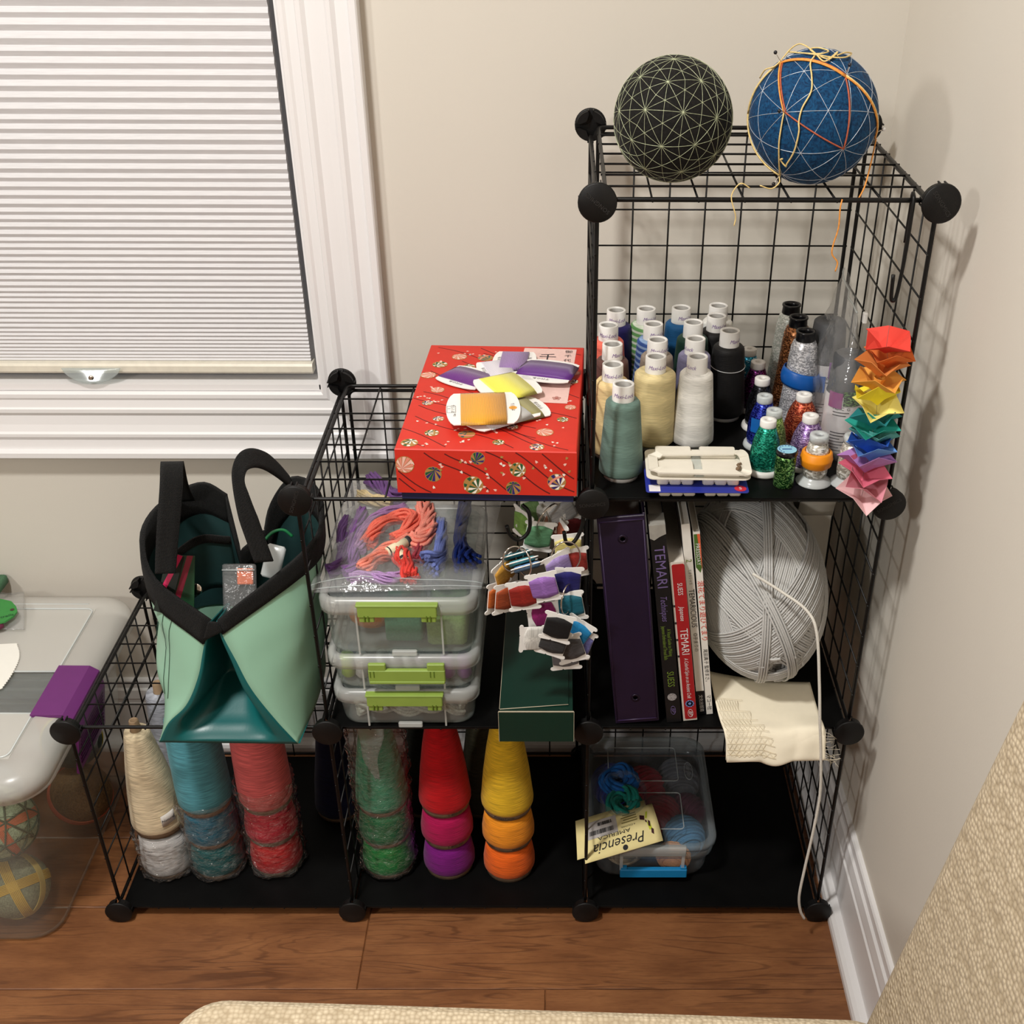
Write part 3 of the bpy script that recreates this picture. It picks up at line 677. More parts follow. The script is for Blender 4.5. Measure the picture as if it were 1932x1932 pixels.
def bagf(u, v):
    a = u * 2 * PI; z = ZT + .001 + .2 * v + .012 * v * v * math.sin(a)
    k = (1 - max(0, v - .55) / .45 * .9)
    rx, ry = .031 * (1 - .2 * v), .085 * (.55 + .45 * k if v > .55 else 1)
    p = V((1.069 + rx * math.cos(a) * (k if v > .55 else 1) + .02 * max(0, v - .6), .195 + ry * math.sin(a) + .03 * max(0, v - .5), z))
    n_ = noise.noise(p * 55) * .004 + noise.noise(p * 130) * .0015
    return p + V((math.cos(a), math.sin(a), 0)) * n_
MB().grid(bagf, 48, 36, closed_u=True).build('bag_film', BAG, bag, W=True)
b = MB(); zc = [bagf(.25 + .5 * k / 10, .985) for k in range(11)]
b.tube(zc, .0012, 6); b.build('zip_track', clear('clear_tab', haze=.35, gl=.7), bag, W=True)
MB().rbox((1.089, .165, .915), (.006, .009, .014), .002).build('zip_slider', WHT, bag, W=True)

# ---------------------------------------------------------------- bobbin blister packs
px0, py0 = .873, .047
BL = plain('blister_blue', (40, 52, 150), .45); PWH = plain('milky_plastic', (232, 226, 212), .35, var=.03)
def tray(z, dz, nm, label, x, y, rz, up=True):
    t = thing(nm, label, 'clip tray', (x, y, z), (0, 0, rz)); b = MB()
    for sx in (-1, 1):
        for k in (-1, 0, 1): b.rbox((sx * .0285 + k * .0155, -.012, 0), (.0145, .040, dz), .003)
        b.rbox((sx * .0285, -.013, dz * .25), (.046, .034, dz * .7), .002)
    b.build('bobbin_wells', PWH, t); return t
tray(ZT, .0105, 'bobbin_tray', 'lower white bobbin tray under the blue card', px0 + .002, py0 - .001, .0)
card = thing('blister_card', 'blue printed card with white and red marks between white plastic trays', 'card', (px0 - .002, py0, ZT + .0105), (0, 0, -.01))
MB().rbox((0, 0, 0), (.128, .086, .0014), .004).build('card_sheet', BL, card)
b = MB().box((-.060, -.0415, .0014), (-.046, -.025, .0016)); b.build('white_patch', LBLW, card)
b = MB().lathe([(.0001, .0016), (.0075, .0016)], 24, M=T(.054, -.033, 0)); b.build('red_mark', plain('label_red', (205, 45, 62), .5), card)
MB().text('S', .009, T(.054, -.033, .0018), 0).build('lettering', LBLW, card)
t = tray(ZT + .012, .013, 'bobbin_tray', 'upper white blister tray of bobbin wells with torn clear rim', px0, py0 + .006, -.02)
b = MB(); rim = rrect(.130, .082, .010, 5); b.prism(rim, .0125, .0137); b.build('tray_plate', PWH, t)
b = MB()
for sx in (-1, 1):
    for y_, d_ in ((-.018, .034), (.028, .026)):
        b.rbox((sx * .0285, y_, .0137), (.046, d_, .005), .003)
b.build('well_tops', PWH, t)
b = MB()
def wob(k): return .0012 * math.sin(k * 5.3) + .0008 * math.sin(k * 11.7)
o1 = rrect(.128, .062, .012, 6); i1 = rrect(.104, .040, .007, 6); n_ = len(o1); L = []
for s_, z in ((o1, .0195), (o1, .0215), (i1, .0215), (i1, .0195)): L.append([(x + .002, y - .010 + wob(k), z + .003 * math.sin(k * .45)) for k, (x, y) in enumerate(s_)])
b.loft(L + [L[0]], 0, False, caps=False); b.build('torn_rim', PWH, t)
b = MB(); b.tube(catmull([(.047, -.030, .0225), (.052, -.024, .0228), (.049, -.018, .0225), (.054, -.014, .0225)], 4), [.002, .0028, .0022, .0015] + [.0015] * 9, 6); b.build('torn_card_scrap', KRAFT, t)
MB().box((-.006, -.035, .010), (.006, .030, .0138)).build('clear_bridge', clear('clear_tab', haze=.35, gl=.7), t)

# ---------------------------------------------------------------- paper flower garland on the S-hook
gar = thing('paper_garland', 'garland of folded paper flowers in rainbow colours on a thread, hanging at the right front', 'garland', (1.073, 0, .758))
gx = [(1672, 655, (226, 66, 52), 'red folded paper flower'), (1676, 682, (222, 116, 48), 'dark orange folded paper flower'), (1661, 700, (226, 142, 70), 'light orange folded paper flower'), (1655, 730, (236, 168, 72), 'amber folded paper flower'), (1655, 752, (246, 228, 50), 'bright yellow folded paper flower'), (1654, 775, (240, 226, 132), 'pale yellow folded paper flower'), (1651, 798, (36, 140, 146), 'teal folded paper flower'), (1646, 815, (30, 160, 144), 'sea green folded paper flower'), (1646, 832, (96, 178, 172), 'aqua folded paper flower'), (1642, 845, (34, 88, 190), 'deep blue folded paper flower'), (1642, 858, (110, 160, 226), 'light blue folded paper flower'), (1633, 880, (180, 128, 190), 'mauve folded paper flower'), (1628, 898, (222, 108, 132), 'rose pink folded paper flower'), (1632, 915, (214, 138, 152), 'dusty pink folded paper flower'), (1626, 935, (240, 200, 202), 'pale pink folded paper flower at the end')]
b = MB(); pts = [V((1.074, -.001, 1.005))] + [at(u, v, y=.0) for u, v, _, _ in gx]; b.tube(pts, .00025, 4); b.build('hanging_thread', plain('grey_thread', (110, 108, 105)), gar, W=True)
GY = .0
for i, (u, v, c, lb) in enumerate(gx):
    p = at(u, v, y=GY); rnd = random.Random(i * 7 + 3); b = MB(); last = i >= 12
    tilt = RX(R(rnd.uniform(-14, 10) + (18 if i in (0, 5) else 0) + (26 if last else 0))) @ RY(R(rnd.uniform(-9, 9) + (14 if last else 0))) @ RZ(rnd.uniform(0, 1.57))
    s_ = .030 + rnd.uniform(-.002, .003); hh = .017; n = 4; vs_ = [V((0, 0, -.008))]; ring1 = []; ring2 = []
    for k in range(8):                                              # four pointed petals, folded along each axis
        a = k * PI / 4; tip = k % 2 == 0
        ring1.append(V((math.cos(a) * (.011 if tip else .015), math.sin(a) * (.011 if tip else .015), .000 if tip else .007)))
        ring2.append(V((math.cos(a) * (s_ * 1.12 if tip else s_ * .78), math.sin(a) * (s_ * 1.12 if tip else s_ * .78), hh * (.55 if tip else 1.0) + rnd.uniform(-.003, .003))))
    q = [vs_[0]] + ring1 + ring2; fs = []
    for k in range(8):
        m_ = (k + 1) % 8; fs.append((0, 1 + k, 1 + m_)); fs.append((1 + k, 9 + k, 9 + m_)); fs.append((1 + k, 9 + m_, 1 + m_))
    b.add(q, fs, 0, False, T(*p) @ tilt)
    if i in (2, 3, 6, 8, 9, 10): b.lathe([(.0008, -.006), (.007, .012)], 7, M=T(*p) @ tilt, sm=False)         # rolled paper centre
    lt = tuple(min(255, int(x * .75 + 62)) for x in c)
    o = solid(b.build('paper_flower', N_PAPER(c), gar, W=True, label=lb) if False else b.build('paper_flower', plain('folded_paper_%d_%d_%d' % c, c, .75, var=.03), gar, W=True, label=lb), .0004)

# ---------------------------------------------------------------- red patterned box with thread cards
BZ = 2 * P + .0048; rzb = -.041; BO = V((.6095, .0, BZ))                # front centre of the box, on the middle cube
bx = thing('gift_box', 'red patterned lidded box with navy base on top of the middle cube', 'box', BO, (0, 0, rzb))
LW, LD, LZ0, LZ1 = .2215, .335, .0105, .0705
REDP = plain('red_washi_paper', (206, 44, 28), .55, var=.03)
MB().box((-LW / 2 + .004, .004, 0), (LW / 2 - .004, LD - .004, .045)).build('box_base', plain('navy_paper', (24, 28, 72), .7), bx)
b = MB(); L = []
for z, i in ((LZ0, 0), (LZ1 - .0012, 0), (LZ1, .0012)): L.append([(-LW / 2 + i, i, z), (LW / 2 - i, i, z), (LW / 2 - i, LD - i, z), (-LW / 2 + i, LD - i, z)])
lid = b.loft(L, 0, False).build('lid', REDP, bx)
bm_i = (T(*BO) @ RZ(rzb)).inverted()
PC = {k: plain('print_' + k, c, .6, var=.02) for k, c in dict(gold=(172, 128, 68), green=(20, 84, 52), white=(238, 232, 220), navy=(40, 30, 104), pink=(226, 140, 120), dark=(92, 16, 14), teal=(50, 96, 100), rose=(240, 190, 176)).items()}
PK = list(PC)
pr = MB()
def motif(c, ex, ey, nrm, r, kind, a0):
    """printed temari ball: rim, eight wedges and a cross band"""
    c = V(c); lift = nrm * .00025; n = 16
    def pol(pts, col, up=1): pr.add([c + lift * up + ex * x + ey * y for x, y in pts], [tuple(range(len(pts)))], PK.index(col))
    pol([(r * math.cos(k * 2 * PI / n), r * math.sin(k * 2 * PI / n)) for k in range(n)], 'gold')
    cols = (('green', 'white'), ('navy', 'white'), ('pink', 'rose'), ('green', 'navy'), ('teal', 'gold'))[kind]
    hx, hy = r * .58 * math.cos(a0), r * .58 * math.sin(a0); m_ = 12
    for k in range(m_):
        a, d_ = k * 2 * PI / m_, 2 * PI / m_ * .40; q = []
        for s_ in (-1, 0, 1): q.append((r * .92 * math.cos(a + s_ * d_), r * .92 * math.sin(a + s_ * d_)))
        pol([(hx, hy)] + q, cols[k % 2] if k % 5 or kind == 2 else 'gold', 1.4)
    if kind in (0, 1, 4):                                          # curved band across
        ax, ay = math.cos(a0 + 1.57), math.sin(a0 + 1.57); bx_, by_ = math.cos(a0), math.sin(a0)
        up_ = []; dn = []
        for k in range(7):
            t_ = (k / 6 - .5) * 1.86 * r; o_ = r * (-.15 - .25 * (1 - (t_ / r) ** 2))
            up_.append((ax * t_ + bx_ * (o_ + r * .13), ay * t_ + by_ * (o_ + r * .13))); dn.append((ax * t_ + bx_ * (o_ - r * .13), ay * t_ + by_ * (o_ - r * .13)))
        for k in range(6): pol([up_[k], up_[k + 1], dn[k + 1], dn[k]], ('gold', 'pink', 'pink')[kind % 3], 1.8)
def petal(c, ex, ey, nrm, s_, a, col):
    c = V(c) + nrm * .0003; ca, sa = math.cos(a), math.sin(a); q = [(0, -1), (.55, -.1), (.42, .62), (.0, .35), (-.42, .62), (-.55, -.1)]
    pr.add([c + ex * (x * ca - y * sa) * s_ + ey * (x * sa + y * ca) * s_ for x, y in q], [tuple(range(6))], PK.index(col))
X_, Y_, Z_ = V((1, 0, 0)), V((0, 1, 0)), V((0, 0, 1))
tp = [(810, 150, 1), (1070, 165, 0), (750, 240, 2), (970, 250, 4), (585, 305, 0), (485, 395, 2), (565, 520, 2), (480, 630, 1), (325, 715, 0), (572, 765, 1), (265, 825, 2), (515, 885, 0), (810, 897, 4), (325, 968, 0), (622, 1012, 2), (1080, 965, 0), (1405, 1005, 1), (1200, 835, 1), (1475, 880, 2), (1625, 772, 0), (1690, 668, 2), (1712, 450, 1), (1725, 378, 2), (830, 325, 0), (1400, 480, 3)]
rnd = random.Random(5)
for u, v, k in tp:
    p = bm_i @ at(700 + u / 4.493, 620 + v / 4.493, z=BZ + LZ1); r = rnd.choice((.0075, .0092, .0108))
    if abs(p.x) < LW / 2 - r and r < p.y < LD - r: motif(p, X_, Y_, Z_, r, k, rnd.uniform(0, 6))
ft = [(240, 1165, .0115, 2), (525, 1242, .0105, 3), (868, 1352, .0125, 0), (905, 1100, .0088, 3), (1245, 1190, .0100, 0), (1575, 1288, .0115, 1), (1210, 1402, .0095, 3)]
for u, v, r, k in ft:
    p = bm_i @ at(700 + u / 4.493, 620 + v / 4.493, y=0); p.y = 0
    p.x = max(-LW / 2 + r, min(LW / 2 - r, p.x)); p.z = max(LZ0 + r, min(LZ1 - r, p.z)); motif(p, X_, Z_, -Y_, r, k, rnd.uniform(0, 6))
for k in range(60):
    x, y = rnd.uniform(-.1, .1), rnd.uniform(.01, .32)
    for q in range(rnd.choice((1, 2, 3))): petal((x + rnd.uniform(-.006, .006), y + rnd.uniform(-.006, .006), LZ1), X_, Y_, Z_, .0027, rnd.uniform(0, 6), rnd.choice(('rose', 'white', 'rose')))
for k in range(26):
    x, z = rnd.uniform(-.1, .1), rnd.uniform(LZ0 + .006, LZ1 - .006)
    for q in range(rnd.choice((1, 2))): petal((max(-.106, min(.106, x + rnd.uniform(-.007, .007))), 0, max(LZ0 + .004, min(LZ1 - .004, z + rnd.uniform(-.005, .005)))), X_, Z_, -Y_, .0029, rnd.uniform(0, 6), rnd.choice(('rose', 'white', 'gold')))
def stroke(pts, ex, ey, nrm, w_):
    for (x, y), (a, c) in zip(pts, pts[1:]):
        d = V((a - x, c - y)).normalized().orthogonal() * w_
        pr.add([ex * (x + d.x) + ey * (y + d.y) + nrm, ex * (x - d.x) + ey * (y - d.y) + nrm, ex * (a - d.x) + ey * (c - d.y) + nrm, ex * (a + d.x) + ey * (c + d.y) + nrm], [(0, 1, 2, 3)], PK.index('dark'))
for k in range(15):                                                # dark flowing lines, falling to the right
    y0 = .02 + k * .026 + rnd.uniform(-.008, .008); x0 = -LW / 2 + rnd.uniform(0, .06) * (k % 3); pts = []
    for i in range(15):
        x = x0 + i * .012; y = y0 - i * .0082 + .007 * math.sin(i * .5 + k)
        if abs(x) < LW / 2 - .001 and .001 < y < LD - .001: pts.append((x, y))
    if len(pts) > 1: stroke(pts, X_, Y_, Z_ * (LZ1 + .00015), .0007)
for x0, z0, ln in ((-.108, .040, 9), (-.075, .069, 12), (-.05, .069, 14), (.0, .069, 9), (.03, .069, 9), (-.108, .03, 6), (.062, .069, 5)):
    pts = []
    for i in range(ln * 2):
        x = x0 + i * .0065; z = z0 - i * .0044 + .004 * math.sin(i * .45 + x0 * 30)
        if abs(x) < LW / 2 - .001 and LZ0 + .001 < z < LZ1 - .001: pts.append((x, z))
    if len(pts) > 1: stroke(pts, X_, Z_, -Y_ * .00015, .0008)
pr.build('printed_pattern', [PC[k] for k in PK], lid, kind='stuff')
# pink paper slip glued on the lid
slip = V((0, 0, 0)); cs = [bm_i @ at(u, v, z=BZ + LZ1) for u, v in ((960, 757), (1070, 762), (1088, 660), (990, 657))]
b = MB().add([q + Z_ * .0004 for q in cs], [(0, 1, 2, 3)]); sl = b.build('paper_slip', plain('pink_washi', (232, 196, 188), .75, var=.04, vs=200), bx)
M_s = frame(cs[3] * .28 + cs[2] * .72 + Z_ * .0008, cs[2] - cs[3], cs[2] - cs[1])
b = MB(); b.text('千', .026, frame(cs[3] * .52 + cs[2] * .30 + cs[1] * .18 + Z_ * .0008, cs[2] - cs[3], cs[2] - cs[1]))
for k, ch in enumerate('御千代糸'): b.text(ch, .011, frame(cs[2] * (.80 - k * .085) + cs[1] * (.06 + k * .085) + cs[3] * .14 + Z_ * .0008, cs[2] - cs[3], cs[2] - cs[1]))
b.build('lettering', INK, sl); MB().text('❀', .014, frame(cs[1] * .80 + cs[0] * .12 + cs[3] * .08 + Z_ * .0008, cs[2] - cs[3], cs[2] - cs[1])).build('seal_mark', plain('faded_red', (176, 96, 84), .7), sl)
# thread cards: E1, E2 are the middles of the two card ends in the photo
def thread_card(e1, e2, lift, c, label, wd=.056, txt='', tilt=0, ink=INK, txt2=''):
    zc = BZ + LZ1 + lift; a, d = at(810 + e1[0] / 6.66, 650 + e1[1] / 6.66, z=zc), at(810 + e2[0] / 6.66, 650 + e2[1] / 6.66, z=zc)
    x = (d - a); ln = x.length + .012; ctr = (a + d) / 2
    t = thing('thread_card', label, 'thread card', ctr, (0, 0, 0), 'thread cards on the red box'); t.rotation_euler = (0, 0, math.atan2(x.y, x.x)); t.rotation_euler.rotate(Euler((0, 0, 0)))
    tw = ln * .31; pts = []
    for s_ in (1, -1):                                              # bowed ends, waisted middle
        for i in range(13):
            f = (i / 12 - .5) * 2; pts.append((s_ * (tw + (ln / 2 - tw) * math.sqrt(max(0, 1 - .8 * f * f))), s_ * f * wd / 2 * (.97 if abs(f) == 1 else 1)))
        pts.append((s_ * tw, s_ * wd * .38)) if False else None
    MB().prism(pts, 0, .0012).build('card', CARD, t, label='white card ends' if False else None)
    b = MB(); L = []
    for i in range(9):
        yy = -1 + i / 4; k = math.sqrt(max(0, 1 - abs(yy) ** 3)); L.append([(-tw * .98, wd * .508 * yy, -.0012 * k + .0006), (tw * .98, wd * .508 * yy, -.0012 * k + .0006), (tw * .98, wd * .508 * yy, .0046 * k + .0006), (-tw * .98, wd * .508 * yy, .0046 * k + .0006)])
    b.loft(L, 0, True); m = N('card_thread_%d_%d_%d' % c); cc = lin(c)
    wv = m.n('ShaderNodeTexWave'); m.l(m.coord('Object', (1, .05, 1)), wv.inputs['Vector']); wv.inputs['Scale'].default_value = 190; wv.inputs['Distortion'].default_value = .6; wv.inputs['Detail'].default_value = 1
    m.done(m.bsdf(m.ramp(wv.outputs['Fac'], [(.1, shade(cc, .78)), (.7, shade(cc, 1.08))]), .5, 0, m.bump(wv.outputs['Fac'], .5, .0006), Sheen_Weight=.3)); b.build('wound_thread', m.m, t)
    b = MB(); e = ln / 2 - .009
    if txt: b.text(txt, .006, T(-e, 0, .0014) @ RZ(PI / 2)); b.text(txt, .006, T(e, 0, .0014) @ RZ(PI / 2))
    if txt2: b.text(txt2, .0045, T(-e - .005, 0, .0014) @ RZ(PI / 2)); b.text('10m', .005, T(-e + .002, -.019, .0014) @ RZ(PI / 2))
    if b.v: b.build('lettering', ink, t)
    if txt2:
        b = MB().lathe([(.0001, .0014), (.0052, .0014)], 16, M=T(e - .0005, -.002, 0)); b.build('flower_mark', plain('orange_print', (235, 165, 70), .6), t)
        b = MB()
        for lo, hi in (((-e - .008, -.012, .0014), (-e - .0076, .008, .0015)), ((-e + .003, -.012, .0014), (-e + .0034, .008, .0015)), ((-e - .008, -.012, .0014), (-e + .0034, -.0116, .0015)), ((-e - .008, .0076, .0014), (-e + .0034, .008, .0015))): b.box(lo, hi)
        b.build('printed_frame', INK, t)
    return t
thread_card((770, 900), (1400, 770), .002, (170, 160, 60), 'olive thread card under the pile, right end showing', .068, '千代の糸')
thread_card((440, 960), (1215, 745), .0048, (236, 236, 236), 'white-ended thread card directly under the orange one', .085, '千代の糸')
thread_card((320, 500), (620, 340), .002, (104, 34, 128), 'purple thread card at the left of the pile', .070, '千代の糸')
thread_card((670, 345), (1060, 300), .0028, (226, 220, 230), 'white-lilac thread card in the middle of the back cards', .066, '千代の糸')
thread_card((850, 205), (1290, 215), .0055, (154, 120, 178), 'pale lilac thread card lying furthest back', .066, '千代の糸')
thread_card((1395, 450), (1560, 230), .009, (92, 22, 128), 'deep purple thread card on the pink paper slip', .078, '千代の糸')
thread_card((690, 590), (1270, 470), .009, (248, 240, 84), 'bright yellow thread card behind the orange one', .080)
thread_card((270, 820), (1085, 795), .0125, (240, 164, 20), 'orange gold thread card in front, on top of the pile', .096, 'オリヅル', txt2='12')
# ---------------------------------------------------------------- three clear latch boxes on the middle shelf
Z1 = P + .0045
HAZE = clear('frosted_box_plastic', (244, 248, 246), haze=.17, rough=.22, gl=.6, hcol=(225, 230, 226))
HAZE2 = clear('frosted_lid_plastic', (246, 248, 246), haze=.36, rough=.26, gl=.5, hcol=(232, 234, 231))
GRN = plain('lime_latch', (140, 166, 74), .42, var=.03)
def shell(b, loops_o, wall=.0014):
    """open tray: outer loops up, then inner loops down, with a floor"""
    b.loft(loops_o, 0, True, caps=False)
    b.add(loops_o[0], [tuple(reversed(range(len(loops_o[0]))))])
def latch_box(z, w_, d_, h_tray, h_lid, xc, yf, label, latch, ribs=(.0,)):
    t = thing('latch_box', label, 'storage box', (xc, yf + d_ / 2, z), (0, 0, 0), 'clear latch boxes in one stack')
    b = MB(); L = []
    for zz, ins in ((0, .014), (.003, .0105), (.010, .009), (h_tray, .005)): L.append([(x, y, zz) for x, y in rrect(w_ - 2 * ins, d_ - 2 * ins, .024, 6)])
    shell(b, L)
    b.build('tray', HAZE, t)
    b = MB(); L = []
    for ins, zz in ((.0035, h_tray - .012), (.0005, h_tray - .011), (0, h_tray - .004), (0, h_tray + h_lid * .5), (.0035, h_tray + h_lid), (.010, h_tray + h_lid), (.0125, h_tray + h_lid - .003)): L.append([(x, y, zz) for x, y in rrect(w_ - 2 * ins, d_ - 2 * ins, .026 - ins, 6)])
    b.loft(L, 0, True, caps=False); b.build('lid_rim', HAZE2, t)
    b = MB(); b.rbox((0, 0, h_tray + h_lid - .004), (w_ - .024, d_ - .024, .0012), .018); b.build('lid_panel', clear('clear_lid_panel', haze=.14, rough=.12, gl=.5, hcol=(190, 195, 195)), t)
    for sx in (-1, 1): MB().box((sx * w_ * .265 - .0012, -d_ / 2 + .003, .003), (sx * w_ * .265 + .0012, -d_ / 2 + .0062, h_tray - .002)).build('front_rib', HAZE2, t)
    MB().rbox((.004, -d_ / 2 + .004, .001), (.034, .006, .008), .002).build('foot_tab', HAZE2, t)
    lw, zc = .105, h_tray + (.0 if latch == 'flip' else h_lid * .15); b = MB(); y0 = -d_ / 2 - .0035
    if latch == 'flip':
        b.rbox((.006, y0, zc - .028), (lw, .007, .020), .002, ch=.001)
        for sx in (-1, 1): b.rbox((.006 + sx * .040, y0, zc - .010), (.024, .006, .012), .002)
        b.rbox((.006, y0 - .001, zc - .030), (lw - .002, .007, .004), .001)
    else:
        b.rbox((.0, y0, zc - .012), (lw, .007, .017), .002, ch=.001)
        for sx in (-1, 1): b.rbox((sx * .041, y0 + .001, zc - .0205), (.020, .006, .011), .002)
        b.rbox((0, y0 + .002, zc + .0045), (lw + .003, .012, .0028), .001)
    la = b.build('latch', GRN, t, label='lime green front latch')
    b = MB()
    for sx in (-1, 1):
        for q in (-.0025, .0025): b.box((sx * .041 + q - .0007, y0 - .004, zc - .019), (sx * .041 + q + .0007, y0 - .002, zc - .009))
    b.build('latch_groove', plain('olive_shade', (92, 118, 34), .5), la)
    return t
latch_box(Z1, .205, .262, .056, .009, .4840, .006, 'bottom clear latch box, filled with pale grey yarn hanks', 'low')
latch_box(Z1 + .0665, .210, .262, .050, .009, .4845, .005, 'middle clear latch box with its latch flipped, purple floss inside', 'flip')
latch_box(Z1 + .127, .214, .264, .080, .012, .4850, .004, 'top clear latch box under the bag of floss, pale green haze inside', 'low')
WO = lambda nm, c: yarn(nm, c, 420)
def hank(path, r, c, label, nm='yarn_hank', cat='yarn hank', group=None, lobes=3, twist=70, rad=None, mat=None):
    p0 = V(path[len(path) // 2]); b = MB(); cp = catmull(path, 8); sd_ = int(abs(path[0][0]) * 1e4)
    u_ = V((0, .5, .86)); d_ = 0
    for j in range(2):                                              # two plies laid round each other
        L = []
        for i, q in enumerate(cp):
            t_ = (cp[min(i + 1, len(cp) - 1)] - cp[max(i - 1, 0)]).normalized(); e1 = (u_ - t_ * u_.dot(t_)).normalized(); e2 = t_.cross(e1); a = j * PI + i * .42
            L.append(q + (e1 * math.cos(a) + e2 * math.sin(a)) * r * .48)
        b.strands(L, r * .58, 9, 0, r * .2, sd_ + j)
    o = b.build(nm, mat or WO('wool_%d_%d_%d' % c, c), loc=p0, W=True); return tag(o, label, cat, group)
zb = Z1 + .016
for i, (y, c, lb) in enumerate(((.035, (176, 174, 164), 'pale grey twisted hank at the front of the bottom latch box'), (.075, (150, 150, 144), 'mid grey twisted hank second in the bottom latch box'), (.120, (168, 166, 158), 'light grey twisted hank further back in the bottom latch box'))):
    hank([(.41, y, zb), (.45, y + .004, zb + .003), (.49, y - .004, zb + .002), (.53, y + .003, zb + .004), (.562, y, zb)], .0135, c, lb, group='grey hanks in the bottom latch box')
hank([(.43, .055, zb + .019), (.48, .05, zb + .022), (.54, .06, zb + .02)], .0125, (190, 188, 178), 'whitish hank lying on top in the bottom latch box', group='grey hanks in the bottom latch box')
zb = Z1 + .0665 + .006
def skein_up(x, y, z, h, r, c, label, group):
    t = tag(MB().lathe([(.0005, 0), (r * .7, .001), (r, h * .15), (r * .85, h * .5), (r, h * .85), (r * .7, h * .99), (.0005, h)], 14).build('floss_skein', thread('floss_%d_%d_%d' % c, c, 1800, 60), loc=(x, y, z)), label, 'floss skein', group)
for x, y, c, lb in ((.543, .034, (132, 76, 140), 'purple floss skein standing left of the pair in the middle latch box'), (.566, .034, (120, 70, 134), 'purple floss skein in the right front corner of the middle latch box'), (.404, .036, (150, 175, 62), 'lime floss skein in the left front corner of the middle latch box'), (.412, .058, (40, 76, 110), 'blue floss skein behind the lime one in the middle latch box'), (.424, .034, (190, 186, 186), 'white floss skein beside the lime one in the middle latch box')):
    skein_up(x, y, zb, .040, .0105, c, lb, 'floss skeins in the middle latch box')
for k, (x, c) in enumerate(((.452, (200, 198, 196)), (.470, (176, 174, 176)), (.488, (196, 190, 194)), (.506, (170, 150, 168)))):
    o = MB().lathe([(.0005, -.004), (.016, -.004), (.017, 0), (.016, .004), (.0005, .004)], 20, M=RY(1.25)).build('thread_disc', thread('disc_%d' % c[0], c, 1800, 40), loc=(x, .045, zb + .0185))
    tag(o, ('first', 'second', 'third', 'fourth')[k] + ' from the left of the pale thread discs leaning in the middle latch box', 'thread disc', 'leaning thread discs in the middle latch box')
zb = Z1 + .127 + .0035
o = MB().sphere((0, 0, .022), .024, 16, sc=(1.35, 1, .9)).build('yarn_lump', WO('tan_wool', (176, 112, 62)), loc=(.437, .075, zb)); tag(o, 'tan orange wool lump at the left in the top latch box', 'yarn')
o = MB().rbox((0, 0, 0), (.052, .08, .050), .006).build('felt_block', WO('sage_felt', (74, 128, 100)), loc=(.486, .075, zb)); tag(o, 'sage green felt block in the middle of the top latch box', 'felt')
o = MB().rbox((0, 0, 0), (.054, .15, .046), .008).build('felt_block', WO('moss_felt', (124, 148, 92)), loc=(.545, .10, zb)); tag(o, 'moss green felt block at the right of the top latch box', 'felt')

# ---------------------------------------------------------------- zip bag of floss skeins on the boxes
zt = Z1 + .127 + .092 + .0012
cor = [V((.366, .020, zt + .001)), V((.595, .030, zt + .001)), V((.612, .268, zt + .002)), V((.378, .335, zt + .002))]
def flat(u, v, side):
    p = cor[0] * (1 - u) * (1 - v) + cor[1] * u * (1 - v) + cor[2] * u * v + cor[3] * (1 - u) * v
    k = (1 - (2 * u - 1) ** 4) * (1 - (2 * v - 1) ** 6); h = (.026 * k if side else .001) * (.75 + .25 * math.sin(u * 6 + v * 3))
    n_ = (noise.noise(V((u * 7, v * 8, side * 3))) * .006 + noise.noise(V((u * 22, v * 20, 1))) * .0028) * (k if side else 0)
    return p + V((0, 0, h + max(n_, -.5 * h)))
fb = thing('zip_bag', 'flat clear zip bag of purple, coral and blue floss on the stacked boxes', 'bag', (.485, .16, zt))
b = MB(); b.grid(lambda u, v: flat(u, v, 1), 44, 44); b.grid(lambda u, v: flat(u, v, 0), 12, 12); b.build('bag_film', BAG, fb, W=True)
b = MB()
for v_ in (.02, .055): b.tube([flat(k / 20, v_, 1) + V((0, 0, .0006)) for k in range(21)], .0008, 5)
b.build('zip_track', clear('clear_tab', haze=.35, gl=.7), fb, W=True)
def floss(L, r, c, label, band=None, tassel=False):
    """folded floss skein; L: photo pixels with height above the boxes"""
    pts = [at(u, v, z=zt + h) for u, v, h in L]; mt = yarn('floss_yarn_%d_%d_%d' % c, c, 700, .6, .22)
    t = thing('floss_skein', label, 'floss skein', pts[0], (0, 0, 0), 'floss skeins in the flat zip bag')
    MB().strands(catmull(pts, 7), r * 1.35, 26, 24, r * .28, int(abs(L[0][0])), (lambda s_: (1.9 - 3.4 * s_) if s_ < .35 else .70) if tassel else (lambda s_: .78 + .3 * abs(math.cos(s_ * 5)))).build('strands', mt, t, W=True)
    if band:
        q0, q1 = [at(u, v, z=zt + h + .001) for u, v, h in band]; d = (q1 - q0).normalized()
        MB().tube([q0, q1], r * .82, 12).build('paper_band', plain('cream_paper_band', (226, 214, 180), .6), t, W=True)
        b = MB(); b.tube([q0 + d * .003, q0 + d * .005], r * .84, 12); b.tube([q1 - d * .007, q1 - d * .001], r * .84, 12); b.build('black_print', INK, t, W=True)
floss([(618, 1078, .008), (640, 1068, .011), (650, 1040, .010), (648, 1005, .010), (655, 980, .009)], .0075, (92, 58, 112), 'dark plum skein at the far left of the bag')
floss([(650, 1082, .009), (668, 1070, .011), (664, 1035, .010), (672, 1000, .010), (684, 965, .009)], .0075, (132, 88, 154), 'violet skein next to the dark plum one')
floss([(676, 1040, .010), (690, 1000, .011), (720, 975, .010), (765, 958, .008)], .0075, (160, 120, 166), 'mauve skein running up behind the coral loop')
floss([(660, 1092, .007), (690, 1086, .009), (730, 1092, .009), (760, 1085, .007)], .0065, (176, 140, 190), 'pale lilac skein across the bottom of the bag')
